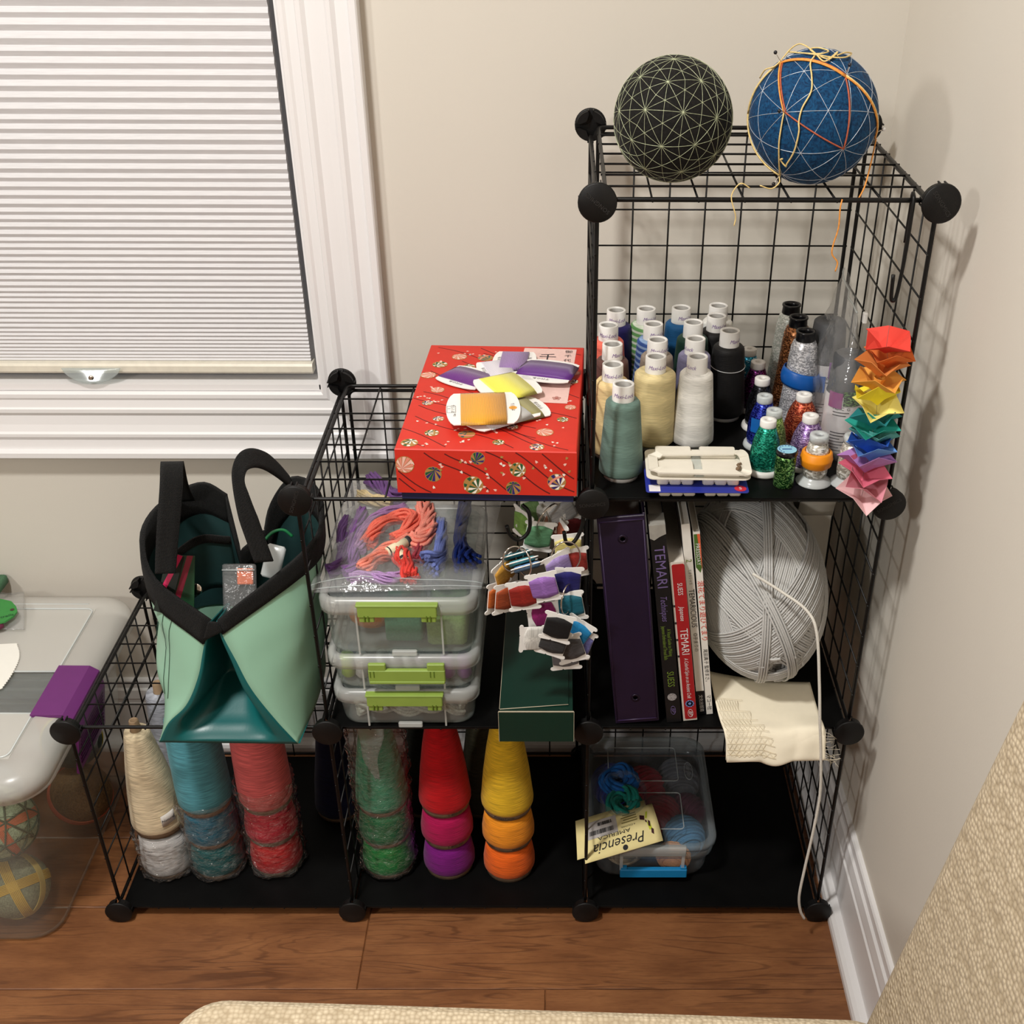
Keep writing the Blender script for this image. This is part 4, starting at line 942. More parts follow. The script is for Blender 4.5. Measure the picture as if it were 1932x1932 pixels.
floss([(694, 1026, .014), (712, 996, .016), (748, 976, .016), (780, 978, .015), (768, 1004, .014), (742, 1018, .013)], .0085, (236, 112, 92), 'coral skein looped in the middle of the bag')
floss([(800, 955, .014), (808, 980, .016), (806, 1005, .016), (790, 1022, .015), (776, 1018, .014)], .0105, (242, 142, 124), 'salmon pink twisted skein at the top middle of the bag', )
floss([(682, 1078, .011), (700, 1060, .015), (724, 1046, .013), (750, 1032, .013), (774, 1018, .013)], .009, (242, 140, 120), 'salmon skein end with a printed paper band', ((728, 1043, .016), (772, 1019, .017)))
floss([(775, 1090, .009), (768, 1068, .012), (758, 1050, .011), (745, 1030, .010)], .0095, (220, 66, 56), 'red skein end at the bottom middle with a cream band', ((752, 1042, .014), (764, 1060, .014)))
floss([(786, 1060, .008), (792, 1035, .009), (800, 1010, .008)], .008, (150, 50, 62), 'crimson skein beside the periwinkle one')
floss([(806, 1068, .008), (830, 1052, .010), (832, 1020, .009), (830, 985, .008)], .0100, (104, 118, 180), 'periwinkle blue skein right of the crimson one', tassel=True)
floss([(882, 1064, .009), (874, 1040, .011), (868, 1010, .009), (874, 975, .009), (878, 945, .008)], .0092, (22, 52, 140), 'royal blue tasselled skein at the right of the bag', tassel=True)
floss([(700, 905, .008), (730, 925, .010), (745, 940, .009), (770, 930, .008)], .010, (112, 76, 132), 'violet skein at the back of the bag, under the wire top')
floss([(680, 935, .008), (710, 945, .010), (740, 950, .009)], .008, (216, 196, 150), 'cream skein at the back left of the bag')

# ---------------------------------------------------------------- dark green cardboard box
gb = thing('cardboard_box', 'long dark green cardboard box jutting out below the hanging bobbins', 'box', (.667, -.022, Z1))
GC = plain('dark_green_card', (7, 46, 35), .45, var=.06, vs=20); EDGE = plain('raw_card_edge', (190, 178, 155), .9)
b = MB(); wgb, hgb, dgb = .1005, .056, .245
b.box((-wgb / 2, .002, 0), (wgb / 2, dgb, hgb - .001)); b.build('box_body', GC, gb)
b = MB(); b.box((-wgb / 2 - .0015, 0, .0005), (wgb / 2 + .0015, .0016, hgb - .003)); fl_ = b.build('front_flap', GC, gb)
b = MB(); b.box((-wgb / 2 - .0015, -.0004, hgb - .003), (wgb / 2 + .0015, .0016, hgb - .0022)); b.box((-wgb / 2 - .0021, -.0004, .0005), (-wgb / 2 - .0015, .0012, hgb - .003)); b.box((wgb / 2 + .0015, -.0004, .0005), (wgb / 2 + .0021, .0012, hgb - .003)); b.build('flap_edge', EDGE, fl_)
b = MB().add([(-wgb / 2, .004, hgb - .001), (wgb / 2 - .006, .012, hgb + .001), (wgb / 2 - .006, dgb, hgb), (-wgb / 2, dgb, hgb)], [(0, 1, 2, 3)]); tf = solid(b.build('top_flap', GC, gb), .0009)
b = MB(); b.tube([(-wgb / 2, .0038, hgb - .0008), (wgb / 2 - .006, .0118, hgb + .0012)], .0006, 5); b.tube([(-wgb / 2 - .0003, .004, hgb - .0003), (-wgb / 2 - .0003, dgb, hgb - .0003)], .0004, 4); b.build('flap_edge', EDGE, tf)

# ---------------------------------------------------------------- rings of floss bobbins on two hooks
ft = .0145
shape_hook([at(985, 952, y=ft), at(997, 965, y=ft - .004), at(1000, 985, y=ft - .006), at(997, 1003, y=ft - .008), at(985, 1016, y=ft - .010), at(972, 1017, y=ft - .012), at(962, 1008, y=ft - .013), at(956, 992, y=ft - .014)], 'wire_hook', 'left black hook under the middle cube top holding two rings of bobbins', r=.0026)
shape_hook([at(1098, 955, y=ft), at(1100, 985, y=ft - .004), at(1090, 1012, y=ft - .007), at(1078, 1026, y=ft - .010), at(1068, 1022, y=ft - .012), at(1064, 1003, y=ft - .013)], 'wire_hook', 'right black hook beside the connector holding the lower rings of bobbins', r=.0026)
def ring(ctr, ru, tilt, label):
    c = V(ctr); M_ = T(*c) @ tilt
    o = MB().tube([M_ @ V((ru * math.cos(a), 0, ru * 1.25 * math.sin(a))) for a in [k * PI / 16 for k in range(32)]], .0011, 6, closed=True).build('metal_ring', CHROME, loc=c, W=True)
    return tag(o, label, 'ring', 'metal bobbin rings')
ring(at(968, 1054, y=-.006), .0145, RZ(.5), 'chrome bobbin ring, left one on the left hook')
ring(at(988, 1060, y=-.010), .0155, RZ(-.9), 'chrome bobbin ring, right one on the left hook, through the lilac bobbin')
ring(at(1067, 1052, y=-.002), .0190, RZ(.15), 'chrome bobbin ring hanging on the right hook')
ring(at(1070, 1130, y=-.014), .0170, RZ(1.1), 'chrome bobbin ring with the black bobbin, lowest of the rings')
ring(at(1032, 975, y=.030), .0180, RZ(.9) @ RX(.4), 'chrome bobbin ring furthest back, up among the green bobbins')
_bob = {}
def bobbin(u, v, y, yaw, roll, c, label, pitch=0, s_=1.0):
    p = at(u, v, y=y); t = thing('floss_bobbin', label, 'floss bobbin', p, (0, 0, 0), 'floss bobbins on rings'); t.rotation_euler = (RZ(yaw) @ RY(roll) @ RX(pitch)).to_euler(); t.scale = (s_,) * 3
    if not _bob:
        pts = []
        for sz in (1, -1):
            seq = [(-.0175, .0165), (-.0205, .0175), (-.0215, .0195), (-.0205, .0215), (-.0180, .0225), (-.006, .0218), (-.0045, .0205), (-.003, .0218), (.006, .0218), (.018, .0225), (.0205, .0215), (.0215, .0195), (.0205, .0175), (.0175, .0165)]
            pts += [(x, z * sz) for x, z in (seq if sz == 1 else reversed(seq))]
        _bob['c'] = MB().prism(pts, -.0006, .0006, M=RX(PI / 2)).build('bobbin_card', CARD, t)
    else:
        k = _bob['c'].copy(); COL.objects.link(k); k.parent = t
    b = MB(); L = []
    for i in range(9):
        zz = -.0160 + .004 * i; k_ = math.sqrt(max(0, 1 - (abs(i - 4) / 4.02) ** 14)); L.append([(x * k_ + 0, y_, zz) for x, y_ in rrect(.0350, .0062 * (.5 + .5 * k_), .003, 3)])
    b.loft(L, 0, True); m = 'bobbin_floss_%d_%d_%d' % c
    b.build('wound_floss', thread(m, c, 1500, 90, .6, streak=.35), t)
    return t
for a in ((1005, 965, .05, .3, .1, (132, 170, 110), 'white-edged pale green bobbin at the top, behind the hook'),
          (1035, 968, .045, -.4, -.5, (226, 220, 212), 'white bobbin at the top beside the connector'),
          (1040, 985, .052, .9, .6, (200, 140, 112), 'peach bobbin at the top behind the ring'),
          (1062, 968, .040, .4, -.4, (178, 178, 180), 'silver grey bobbin leaning at the upper right'),
          (987, 990, .038, -.9, .1, (128, 170, 80), 'lime green bobbin edge-on at the upper left'),
          (1016, 1012, .026, .15, .2, (92, 142, 104), 'sage green bobbin facing front at the top'),
          (1052, 1000, .040, -1.0, .3, (176, 96, 70), 'rust bobbin edge-on right of the sage one'),
          (1072, 1035, .020, .1, -.05, (224, 208, 130), 'pale yellow bobbin inside the right ring'),
          (1083, 1062, .012, .2, -.1, (150, 44, 36), 'brick red bobbin under the pale yellow one'),
          (1080, 998, .045, .6, .3, (120, 40, 44), 'maroon bobbin at the far right top'),
          (975, 1048, .010, .2, -.2, (18, 96, 110), 'deep teal bobbin at the back of the left fan', .9),
          (985, 1060, .002, .2, -.2, (70, 150, 160), 'aqua bobbin in the left fan before the teal one', .9),
          (994, 1070, -.004, .2, -.2, (110, 150, 196), 'light blue bobbin in the left fan', .9),
          (952, 1082, .004, .9, -.25, (206, 152, 60), 'gold bobbin edge-on at the left of the fan'),
          (1054, 1070, -.002, .5, -.25, (160, 138, 196), 'pale violet bobbin between the two rings'),
          (940, 1125, -.006, .75, .12, (196, 98, 36), 'orange bobbin at the left end of the fan'),
          (957, 1128, -.011, .55, .10, (164, 72, 36), 'burnt orange bobbin second from the left'),
          (987, 1124, -.019, .05, -.12, (150, 34, 24), 'dark red bobbin at the front of the left fan'),
          (1026, 1108, -.020, .0, -.22, (154, 108, 186), 'lilac bobbin right of the dark red one'),
          (1070, 1098, -.006, .1, .06, (30, 28, 100), 'navy bobbin under the right ring'),
          (1076, 1142, -.008, -.15, -.18, (18, 94, 112), 'peacock teal bobbin below the navy one'),
          (1026, 1158, -.010, .1, 1.45, (140, 30, 100), 'magenta bobbin lying sideways above the white one'),
          (1012, 1204, -.028, .15, 1.62, (222, 220, 214), 'white bobbin turned on end at the bottom left', 0, 1.02),
          (1052, 1184, -.036, -.1, .24, (18, 18, 20), 'black bobbin at the bottom front'),
          (1044, 1212, -.031, -.1, .28, (56, 56, 58), 'charcoal bobbin below the black one'),
          (1076, 1224, -.022, .0, -.3, (84, 82, 84), 'dark grey bobbin at the bottom right'),
          (1066, 1238, -.018, .0, -.1, (120, 120, 124), 'mid grey bobbin lowest of all'),
          (1088, 1192, -.014, -.3, .5, (28, 130, 186), 'bright blue bobbin at the right edge'),
          (1092, 1212, -.012, -.2, .3, (112, 110, 170), 'dusty violet bobbin at the lower right edge')):
    bobbin(*a)
# ---------------------------------------------------------------- binder and books leaning left on the right middle shelf
def leaner(name, label, cat, x, y, w_, h, d, lean, col, group=None, page=None, cover=.0012, rough=.45, zr=0):
    t = thing(name, label, cat, (x, y, Z1 + .0006), (0, -lean, zr), group)
    mt = plain(name + '_cover_%d_%d_%d' % col, col, rough, var=.04)
    b = MB(); b.box((0, 0, 0), (w_, cover, h)); b.box((0, cover, 0), (cover, d, h)); b.box((w_ - cover, cover, 0), (w_, d, h)); b.build('cover', mt, t)
    MB().box((cover, cover + .001, .003), (w_ - cover, d - .003, h - .003)).build('pages', page or plain('page_edges', (214, 206, 194), .9, var=.06, vs=400), t)
    return t
def spine(t, txt, size, x, z, mt, y=-.0004, shear=0, wide=1, nm='lettering', al='CENTER'):
    return MB().text(txt, size, frame((x, y, z), (0, 0, -1), (1, 0, 0)), 0, shear, wide=wide, align=al).build(nm, mt, t)
INKW, GREENT, VIOT, BLKT, REDT = plain('white_print', (226, 222, 220), .6), plain('lime_print', (112, 136, 48), .6), plain('violet_print', (112, 94, 142), .6), plain('black_print', (36, 36, 38), .6), plain('red_print', (214, 66, 46), .6)
PURP = plain('purple_vinyl', (30, 18, 42), .42, var=.1, vs=25, bump=.1, bs=400)
bd = thing('ring_binder', 'dark purple vinyl ring binder leaning at the left of the books', 'binder', (.7785, .016, Z1 + .0006), (0, -R(5.6), 0))
b = MB(); b.rbox((.0315, .0022, 0), (.062, .0044, .338), .0018, ch=.001); b.rbox((.0022, .14, 0), (.0036, .27, .338), .001, ch=.0008); b.rbox((.0608, .14, 0), (.0036, .27, .338), .001, ch=.0008); bc = b.build('cover', PURP, bd)
b = MB()
for z in (.0, .338): b.tube([(.003, -.0002, z + (.006 if z == 0 else -.006)), (.060, -.0002, z + (.006 if z == 0 else -.006))], .0012, 6)
for x in (.0035, .0595): b.tube([(x, -.0002, .006), (x, -.0002, .332)], .0010, 6)
b.build('welded_seam', plain('purple_seam', (44, 26, 62), .4), bc)
MB().box((.006, .01, .008), (.057, .255, .30)).build('paper_stack', plain('page_edges', (214, 206, 194), .9, var=.06, vs=400), bd)
for z in (.045, .305): MB().lathe([(.0055, 0), (.0065, .0008), (.0055, .0016), (.0035, .0016), (.0032, .0004), (.0001, .0004)], 20, M=T(.0315, .0004, z) @ RX(PI / 2)).build('rivet', plain('dark_rivet', (40, 30, 48), .3, .6), bd)
k1 = leaner('book', 'black temari techniques book with worn grey spine top, beside the binder', 'book', .8525, .019, .0205, .326, .215, R(6.9), (20, 19, 20), 'books on the right middle shelf')
spine(k1, 'TEMARI', .0195, .0100, .262, VIOT, wide=1.0); spine(k1, 'Techniques', .0125, .0100, .197, VIOT, shear=.3, wide=.72)
spine(k1, 'A Visual Guide to Making', .0072, .0135, .140, GREENT, wide=.62); spine(k1, 'Japanese Embroidered Thread Balls', .0072, .0065, .140, GREENT, wide=.55); spine(k1, 'SUESS', .0135, .0102, .0775, GREENT, wide=.78)
MB().lathe([(.0001, 0), (.0065, 0)], 20, M=T(.0102, -.0004, .046) @ RX(PI / 2)).build('ball_emblem', plain('grey_print', (150, 146, 146), .6, var=.5, vs=500), k1)
b = MB(); b.text('BP', .0075, frame((.0102, -.0004, .022), (0, 0, -1), (1, 0, 0)), 0, .2); b.tube([(.0102 + .0035 * math.cos(a), -.0004, .022 + .0075 * math.sin(a)) for a in [k * PI / 10 for k in range(20)]], .0003, 4, closed=True); b.build('publisher_mark', VIOT, k1)
b = MB(); b.add([(-.0004, -.0006, .308), (.005, -.0009, .3045), (.012, -.0009, .309), (.0209, -.0006, .3125), (.0209, -.0004, .3268), (-.0004, -.0004, .3268)], [(0, 1, 2, 3, 4, 5)]); b.box((-.0004, -.0004, .3262), (.0209, .03, .3268)); b.build('worn_spine_top', plain('worn_grey', (150, 146, 138), .8, var=.15), k1)
k2 = leaner('book', 'red spined temari book, shortest of the row, with white left edge', 'book', .8760, .023, .0198, .268, .215, R(7.25), (214, 205, 194), 'books on the right middle shelf')
b = MB(); pl = rrect(.0168, .262, .0025, 4); b.prism([(x + .0112, z + .134) for x, z in pl], .0, .0004, M=RX(PI / 2)); b.build('red_spine', plain('red_print_ground', (166, 30, 34), .45), k2)
for i in range(7): MB().box((.0003, -.0006, .03 + i * .028), (.0030, -.0002, .033 + i * .028), M=RY(0)).build('cord_stripe', BLKT, k2) if 2 < i < 7 else None
spine(k2, 'SUESS', .0095, .0112, .226, INKW, y=-.0007, wide=.8); spine(k2, 'Japanese', .0090, .0112, .186, INKW, y=-.0007, shear=.2, wide=.75); spine(k2, 'TEMARI', .0150, .0112, .139, INKW, y=-.0007, wide=.88); spine(k2, 'A Colorful Spin on an Ancient Craft', .0078, .0112, .076, INKW, y=-.0007, shear=.25, wide=.62)
b = MB()
for k in range(10): b.lathe([(.0001, 0), (.0022, 0)], 10, M=T(.0112 + .0042 * math.cos(k * .628), -.0008, .031 + .0042 * math.sin(k * .628)) @ RX(PI / 2))
b.lathe([(.0001, 0), (.0042, 0)], 14, M=T(.0112, -.0008, .031) @ RX(PI / 2)); b.build('flower_emblem', plain('blue_print', (120, 140, 200), .6), k2)
b = MB(); b.text('BP', .0072, frame((.0112, -.0008, .0135), (0, 0, -1), (1, 0, 0)), 0, .2); b.tube([(.0112 + .0035 * math.cos(a), -.0008, .0135 + .0068 * math.sin(a)) for a in [k * PI / 10 for k in range(20)]], .0003, 4, closed=True); b.build('publisher_mark', INKW, k2)
k3 = leaner('book', 'slim white book with black foot and black TEMARICIOUS lettering', 'book', .8985, .038, .0112, .318, .20, R(7.6), (232, 228, 220), 'books on the right middle shelf')
MB().box((-.0003, -.0004, 0), (.0115, .0, .042)).build('black_foot', plain('book_black', (18, 18, 22), .4), k3)
spine(k3, '2', .0105, .0056, .262, GREENT, y=-.0004); spine(k3, 'てまりシャス', .0052, .0056, .236, plain('grey_print2', (120, 118, 112), .6), wide=.8); spine(k3, 'TEMARICIOUS', .0108, .0056, .185, BLKT, wide=.92); spine(k3, '◎手まりの', .0066, .0056, .128, plain('grey_print2', (120, 118, 112), .6)); spine(k3, '文化出版局', .0062, .0056, .020, INKW, y=-.0007)
k4 = leaner('book', 'slim white book with red Japanese lettering and green corner, right end of the row', 'book', .9108, .038, .0090, .306, .20, R(7.2), (236, 232, 224), 'books on the right middle shelf')
MB().add([(.0006, -.0004, .303), (.0050, -.0004, .303), (.0086, -.0004, .272), (.0086, -.0004, .252), (.0060, -.0004, .243), (.0006, -.0004, .252)], [(5, 4, 3, 2, 1, 0)]).build('green_panel', plain('green_print', (72, 106, 40), .6), k4)
MB().add([(.0050, -.0005, .303), (.0088, -.0005, .303), (.0088, -.0005, .245)], [(0, 2, 1)]).build('orange_panel', plain('orange_print2', (220, 96, 56), .6), k4)
spine(k4, 'PRESSDAY', .0075, .0045, .272, INKW, y=-.0007); spine(k4, '浪花てまり遊びてまり', .0096, .0046, .180, REDT, wide=1.05); spine(k4, '尾田真子 監修まさ。', .0066, .0045, .086, BLKT); spine(k4, 'マコー社', .0070, .0045, .022, BLKT)

# ---------------------------------------------------------------- white carton, cream cloth, big grey yarn
CW = plain('white_carton', (206, 200, 188), .8, var=.03)
ct = thing('paper_carton', 'open white carton with raised flap behind the grey yarn', 'carton', (1.073, .285, Z1))
b = MB(); wc, dc, hc = .052, .125, .225
for lo, hi in (((-wc / 2, -dc / 2, 0), (wc / 2, -dc / 2 + .001, hc)), ((-wc / 2, dc / 2 - .001, 0), (wc / 2, dc / 2, hc)), ((-wc / 2, -dc / 2, 0), (-wc / 2 + .001, dc / 2, hc)), ((wc / 2 - .001, -dc / 2, 0), (wc / 2, dc / 2, hc)), ((-wc / 2, -dc / 2, 0), (wc / 2, dc / 2, .001))): b.box(lo, hi)
b.build('carton_body', CW, ct)
o = solid(MB().grid(lambda u, v: (wc / 2 - .03 * v ** 1.5, -dc / 2 + dc * u * (1 - .1 * v), hc + .065 * v), 4, 6).build('top_flap', CW, ct), .0008)
o = solid(MB().grid(lambda u, v: (-wc / 2 + wc * u, -dc / 2 - .01 * v, hc + .03 * v), 2, 3).build('front_flap', CW, ct), .0008)
CLOTH = plain('cream_linen', (248, 238, 214), .8, var=.02, bump=.15, bs=1500)
prof = catmull([(.10, .3795), (.05, .3795), (.012, .382), (-.010, .383), (-.020, .372), (-.026, .356), (-.029, .345), (-.026, .3395), (-.019, .3385), (-.0125, .343), (-.0095, .352), (-.008, .362)], 5)
def clothf(u, v):
    q = prof[min(len(prof) - 1, int(v * (len(prof) - 1)))]; f = v * (len(prof) - 1) % 1; q2 = prof[min(len(prof) - 1, int(v * (len(prof) - 1)) + 1)]
    y, z = q[0] * (1 - f) + q2[0] * f, q[1] * (1 - f) + q2[1] * f
    x = .9215 + .150 * u + (.012 * (1 - u) if v > .4 else .03 * (v) * (1 - u)) + .006 * max(0, v - .4)
    k = max(0, min(1, (.02 - y) / .04)); wv = (.0035 * math.sin(u * 7 + 1) + .002 * math.sin(u * 15 + v * 6)) * k
    lift = .010 * (1 - u) ** 2 * max(0, (y - .0)) / .05
    return V((x, y - abs(wv) * .8, z + lift + wv * .9 + .004 * u * k))
cl = thing('cloth', 'folded cream cloth with pale zigzag embroidery hanging over the shelf edge', 'cloth', (1.0, 0, .3795))
o = solid(MB().grid(clothf, 40, 70).build('cloth_sheet', CLOTH, cl, W=True), .0012, 1)
o = solid(MB().grid(lambda u, v: clothf(u, v * .60) + V((-.0015, .002, .0045 - .002 * v)), 40, 40).build('upper_fold', CLOTH, cl, W=True), .0012, 1)
b = MB(); vv = lambda t_: .10 + .5 * t_
def cs_(u, t_): return clothf(u, vv(t_) * .999) + V((0, -.0012, .0030)) + V((-.0015, .002, .0045 - .002 * vv(t_)))
for rw in range(9):
    t0, t1 = rw / 9.5, (rw + .78) / 9.5; wd = .26 + .24 * math.sin(rw / 9 * PI * .6); n_ = 16
    b.tube([cs_(.01 + wd * (i / n_) * (.8 + .2 * (rw % 2)), t1 if i % 2 else t0) for i in range(n_ + 1)], .00032, 4)
    b.tube([cs_(.01 + wd * (i / n_), t0 - .01) for i in range(n_ + 1)], .00028, 4)
b.build('embroidery', plain('tan_floss', (230, 216, 184), .8), cl, W=True, kind='stuff')
b = MB(); rnd = random.Random(3)
for k in range(16):
    p = clothf(1, .30 + k * .028); b.tube(catmull([p, p + V((rnd.uniform(.004, .014), rnd.uniform(-.006, .004), rnd.uniform(-.006, .004))), p + V((rnd.uniform(.008, .022), rnd.uniform(-.008, .004), rnd.uniform(-.012, .004)))], 3), .0003, 4)
b.build('frayed_edge', plain('white_fray', (228, 218, 196), .8), cl, W=True, kind='stuff')
# yarn ball
yc = V((.984, .158, .524)); ax = V((.17, -.88, -.43)).normalized(); ux = (V((1, 0, 0)) - ax * ax.x).normalized(); uy = ax.cross(ux)
YM = Matrix((ux * .0885, uy * .124, ax * .138)).transposed()          # unit sphere to skein
yt = thing('yarn_ball', 'large light grey ball of yarn lying on the cream cloth', 'yarn ball', yc - V((0, 0, .14)))
GYM = yarn('grey_wool', (196, 195, 192), 700, .9, .12, .5)
MB().sphere((0, 0, 0), .965, 40).add([], []).build('inner_winding', GYM, yt)
o = yt.children[0]; me = o.data
for vtx in me.vertices: vtx.co = YM @ vtx.co + (yc - WL[yt.name])
def band(n_, d0, d1, cnt, lay, th=.0017, a0=0, a1=2 * PI, nm='wound_band'):
    n_ = V(n_).normalized(); e1 = n_.orthogonal().normalized(); e2 = n_.cross(e1); b = MB(); rs = 1 + lay
    for i in range(cnt):
        d = d0 + (d1 - d0) * i / max(1, cnt - 1) + random.uniform(-.004, .004); rr = math.sqrt(max(.02, 1 - d * d)); r_ = rs + random.uniform(-.006, .006)
        pts = [yc + YM @ ((n_ * d + (e1 * math.cos(a) + e2 * math.sin(a)) * rr) * r_) for a in [a0 + (a1 - a0) * k / 56 for k in range(56)]]
        b.tube(pts, th, 5, closed=True)
    return b.build(nm, GYM, yt, W=True)
for k in range(9):
    a = k * 2 * PI / 9 * 2.0 + .5; ph = R(62 if k % 2 else 54)
    band((math.sin(ph) * math.cos(a), math.sin(ph) * math.sin(a), math.cos(ph)), -.16, .36, 19, .004 + .0075 * k)
for k, (a, ph, d0, d1, c_) in enumerate(((1.9, 75, .1, .26, 6), (.1, 70, .02, .12, 4), (3.4, 66, .20, .32, 5))):
    band((math.sin(R(ph)) * math.cos(a), math.sin(R(ph)) * math.sin(a), math.cos(R(ph))), d0, d1, c_, .078 + .008 * k)
b = MB()                                                             # loose twisted strands round the centre-pull hole
for k in range(7):
    a = k * .9; pts = []
    for i in range(9):
        f = i / 8; q = V((.30 * math.cos(a + f * 1.5) * (1 - .45 * f), .30 * math.sin(a + f * 1.5) * (1 - .4 * f), .985 - .06 * f)); pts.append(yc + YM @ q)
    b.strands(catmull(pts, 3), .011, 10, 60, .0021, k)
b.build('centre_strands', GYM, yt, W=True)
o = MB().tube(catmull([at(1420, 1082, y=.030), at(1474, 1116, y=.012), at(1522, 1152, y=-.012), at(1541, 1195, y=-.028), at(1546, 1290, y=-.040), at(1547, 1360, y=-.046), at(1549, 1430, y=-.046), at(1547, 1500, y=-.044), at(1534, 1570, y=-.044), at(1518, 1640, y=-.042), at(1508, 1690, y=-.040), at(1510, 1718, y=-.038), at(1517, 1733, y=-.036)], 8), .0021, 7).build('yarn_tail', yarn('pale_wool', (222, 218, 208), 700, .9, .1), yt, W=True)

# ---------------------------------------------------------------- clear bin with blue latch on the bottom shelf
Z0 = .0045; bxc, byf, bw, bd_, bh = .8475, .060, .205, .270, .082
CLB = clear('bin_plastic', (246, 248, 249), haze=.09, rough=.15, gl=.7, hcol=(215, 220, 224))
bn = thing('latch_bin', 'clear bin with blue latch on the bottom shelf, filled with yarn skeins', 'storage box', (bxc, byf + bd_ / 2, Z0))
b = MB(); shell(b, [[(x, y, z) for x, y in rrect(bw - 2 * i, bd_ - 2 * i, .032, 6)] for z, i in ((0, .020), (.004, .014), (.012, .0115), (bh - .022, .0075))]); b.build('tray', CLB, bn)
b = MB(); b.loft([[(x, y, z) for x, y in rrect(bw - 2 * i, bd_ - 2 * i, .034 - i, 6)] for i, z in ((.008, bh - .034), (.003, bh - .030), (.001, bh - .016), (.004, bh - .013), (-.002, bh - .010), (-.002, bh - .003), (.002, bh), (.008, bh), (.0105, bh - .002))], 0, True, caps=False); b.build('lid_rim', clear('bin_lid_rim', haze=.28, rough=.2, gl=.5, hcol=(170, 178, 182)), bn)
b = MB().rbox((0, 0, bh - .003), (bw - .020, bd_ - .020, .0012), .022); lp = b.build('lid_panel', clear('bin_lid_panel', (248, 249, 250), haze=.05, rough=.1, gl=.7, hcol=(190, 198, 202)), bn)
b = MB()
for cy, wy in ((-.052, .085), (.062, .085)):
    b.tube([(x * 1.0 - .006, y + cy, bh - .0010) for x, y in rrect(.118, wy, .006, 3)], .0010, 5, closed=True)
b.build('moulded_ridge', clear('clear_tab', haze=.35, gl=.7), lp)
b = MB(); fy = -bd_ / 2; b.rbox((.0, fy + .002, bh - .020), (.108, .010, .019), .003); b.box((-.052, fy - .001, .030), (-.047, fy + .006, .064)); b.box((.047, fy - .001, .030), (.052, fy + .006, .064)); b.build('latch_plate', clear('clear_tab', haze=.35, gl=.7), bn)
b = MB(); b.rbox((.003, fy + .0015, .0145), (.108, .008, .0175), .0018, ch=.001)
for sx in (-1, 1): b.rbox((.003 + sx * .048, fy + .002, .030), (.010, .007, .006), .001)
b.build('latch', plain('sky_blue_latch', (24, 128, 186), .4, var=.03), bn, label='sky blue front latch')
b = MB().text('Sterilite', .010, T(.072, .045, bh - .0013) @ RZ(-PI / 2)); b.tube([(.072 + .007 * math.cos(a), .045 + .022 * math.sin(a), bh - .0013) for a in [k * PI / 14 for k in range(28)]], .0006, 4, closed=True); b.build('embossed_logo', clear('clear_tab', haze=.35, gl=.7), lp)
def lump(x, y, z, r, c, label, sc=(1, 1, .8), rz=0):
    b = MB().sphere((0, 0, 0), r, 22, sc=sc)
    for i in range(7):
        d = -.75 + i * .25; rr = math.sqrt(1 - d * d) * r * 1.02; b.tube([(sc[0] * rr * math.cos(a), sc[1] * r * 1.02 * d, sc[2] * rr * math.sin(a)) for a in [k * PI / 12 for k in range(24)]], .0030, 6, closed=True)
    o = b.build('yarn_skein', yarn('skein_%d_%d_%d' % c, c, 500, .85, .2), loc=(x, y, z)); o.rotation_euler = (0, 0, rz)
    return tag(o, label, 'yarn skein', 'yarn skeins in the blue-latched bin')
zc = Z0 + .004
lump(.905, .130, zc + .032, .032, (84, 136, 172), 'steel blue skein at the right of the bin', (1, 1.1, .9), .3)
lump(.885, .092, zc + .024, .026, (236, 170, 122), 'peach skein at the front of the bin', (1, .8, .85), -.2)
lump(.868, .175, zc + .034, .033, (160, 44, 62), 'wine red skein in the middle of the bin', (1, 1.15, .9), -.4)
lump(.845, .245, zc + .035, .034, (196, 40, 66), 'crimson skein at the back middle of the bin', (1, 1.1, .95), .5)
lump(.905, .262, zc + .034, .035, (112, 114, 122), 'slate grey skein at the back right of the bin', (1, 1.2, .9), .1)
lump(.916, .195, zc + .028, .028, (104, 46, 72), 'dark plum skein behind the steel blue one', (1, 1.1, .9), .9)
lump(.790, .255, zc + .032, .034, (36, 50, 150), 'navy skein at the back left of the bin', (1, 1.1, .95), .2)
lump(.805, .110, zc + .026, .030, (190, 172, 146), 'taupe skein at the front left of the bin', (1, .9, .85), 0)
# teal hank with folded paper label lying on the lid
zl = Z0 + bh + .0012
hk = thing('yarn_hank', 'blue and teal hank in film with a cream paper label, lying on the bin lid', 'yarn hank', (.80, .16, zl))
def ell(cx, cy, rx, ry, r, c, nm):
    b = MB(); b.strands([(cx + rx * math.cos(a), cy + ry * math.sin(a), zl + r + .003 * math.sin(2 * a)) for a in [k * 2 * PI / 30 for k in range(31)]], r, 20, 25, r * .25, int(cx * 1e4)); return b.build(nm, yarn('hank_%d_%d_%d' % c, c, 600, .7, .25), hk, W=True)
ell(.799, .195, .020, .024, .0145, (20, 84, 150), 'blue_strands'); ell(.804, .140, .018, .028, .0140, (18, 116, 104), 'teal_strands')
b = MB().grid(lambda u, v: V((.803 + .038 * math.cos(u * 2 * PI), .150 + .050 * math.sin(u * 2 * PI), zl + .004 + .030 * v)) * 1 + V((0, 0, noise.noise(V((math.cos(u * 6.28) * 3, math.sin(u * 6.28) * 3, v * 4))) * .006)), 36, 6, closed_u=True); b.build('clear_wrap', clear('crinkled_wrap', haze=.08, rough=.14, bump=.8, bs=70, gl=.6), hk, W=True)
zl2 = zl + .012
c4 = [at(1104, 1630, z=zl2 + .004), at(1251, 1586, z=zl2 + .002), at(1230, 1516, z=zl2 + .012), at(1100, 1556, z=zl2 + .016)]
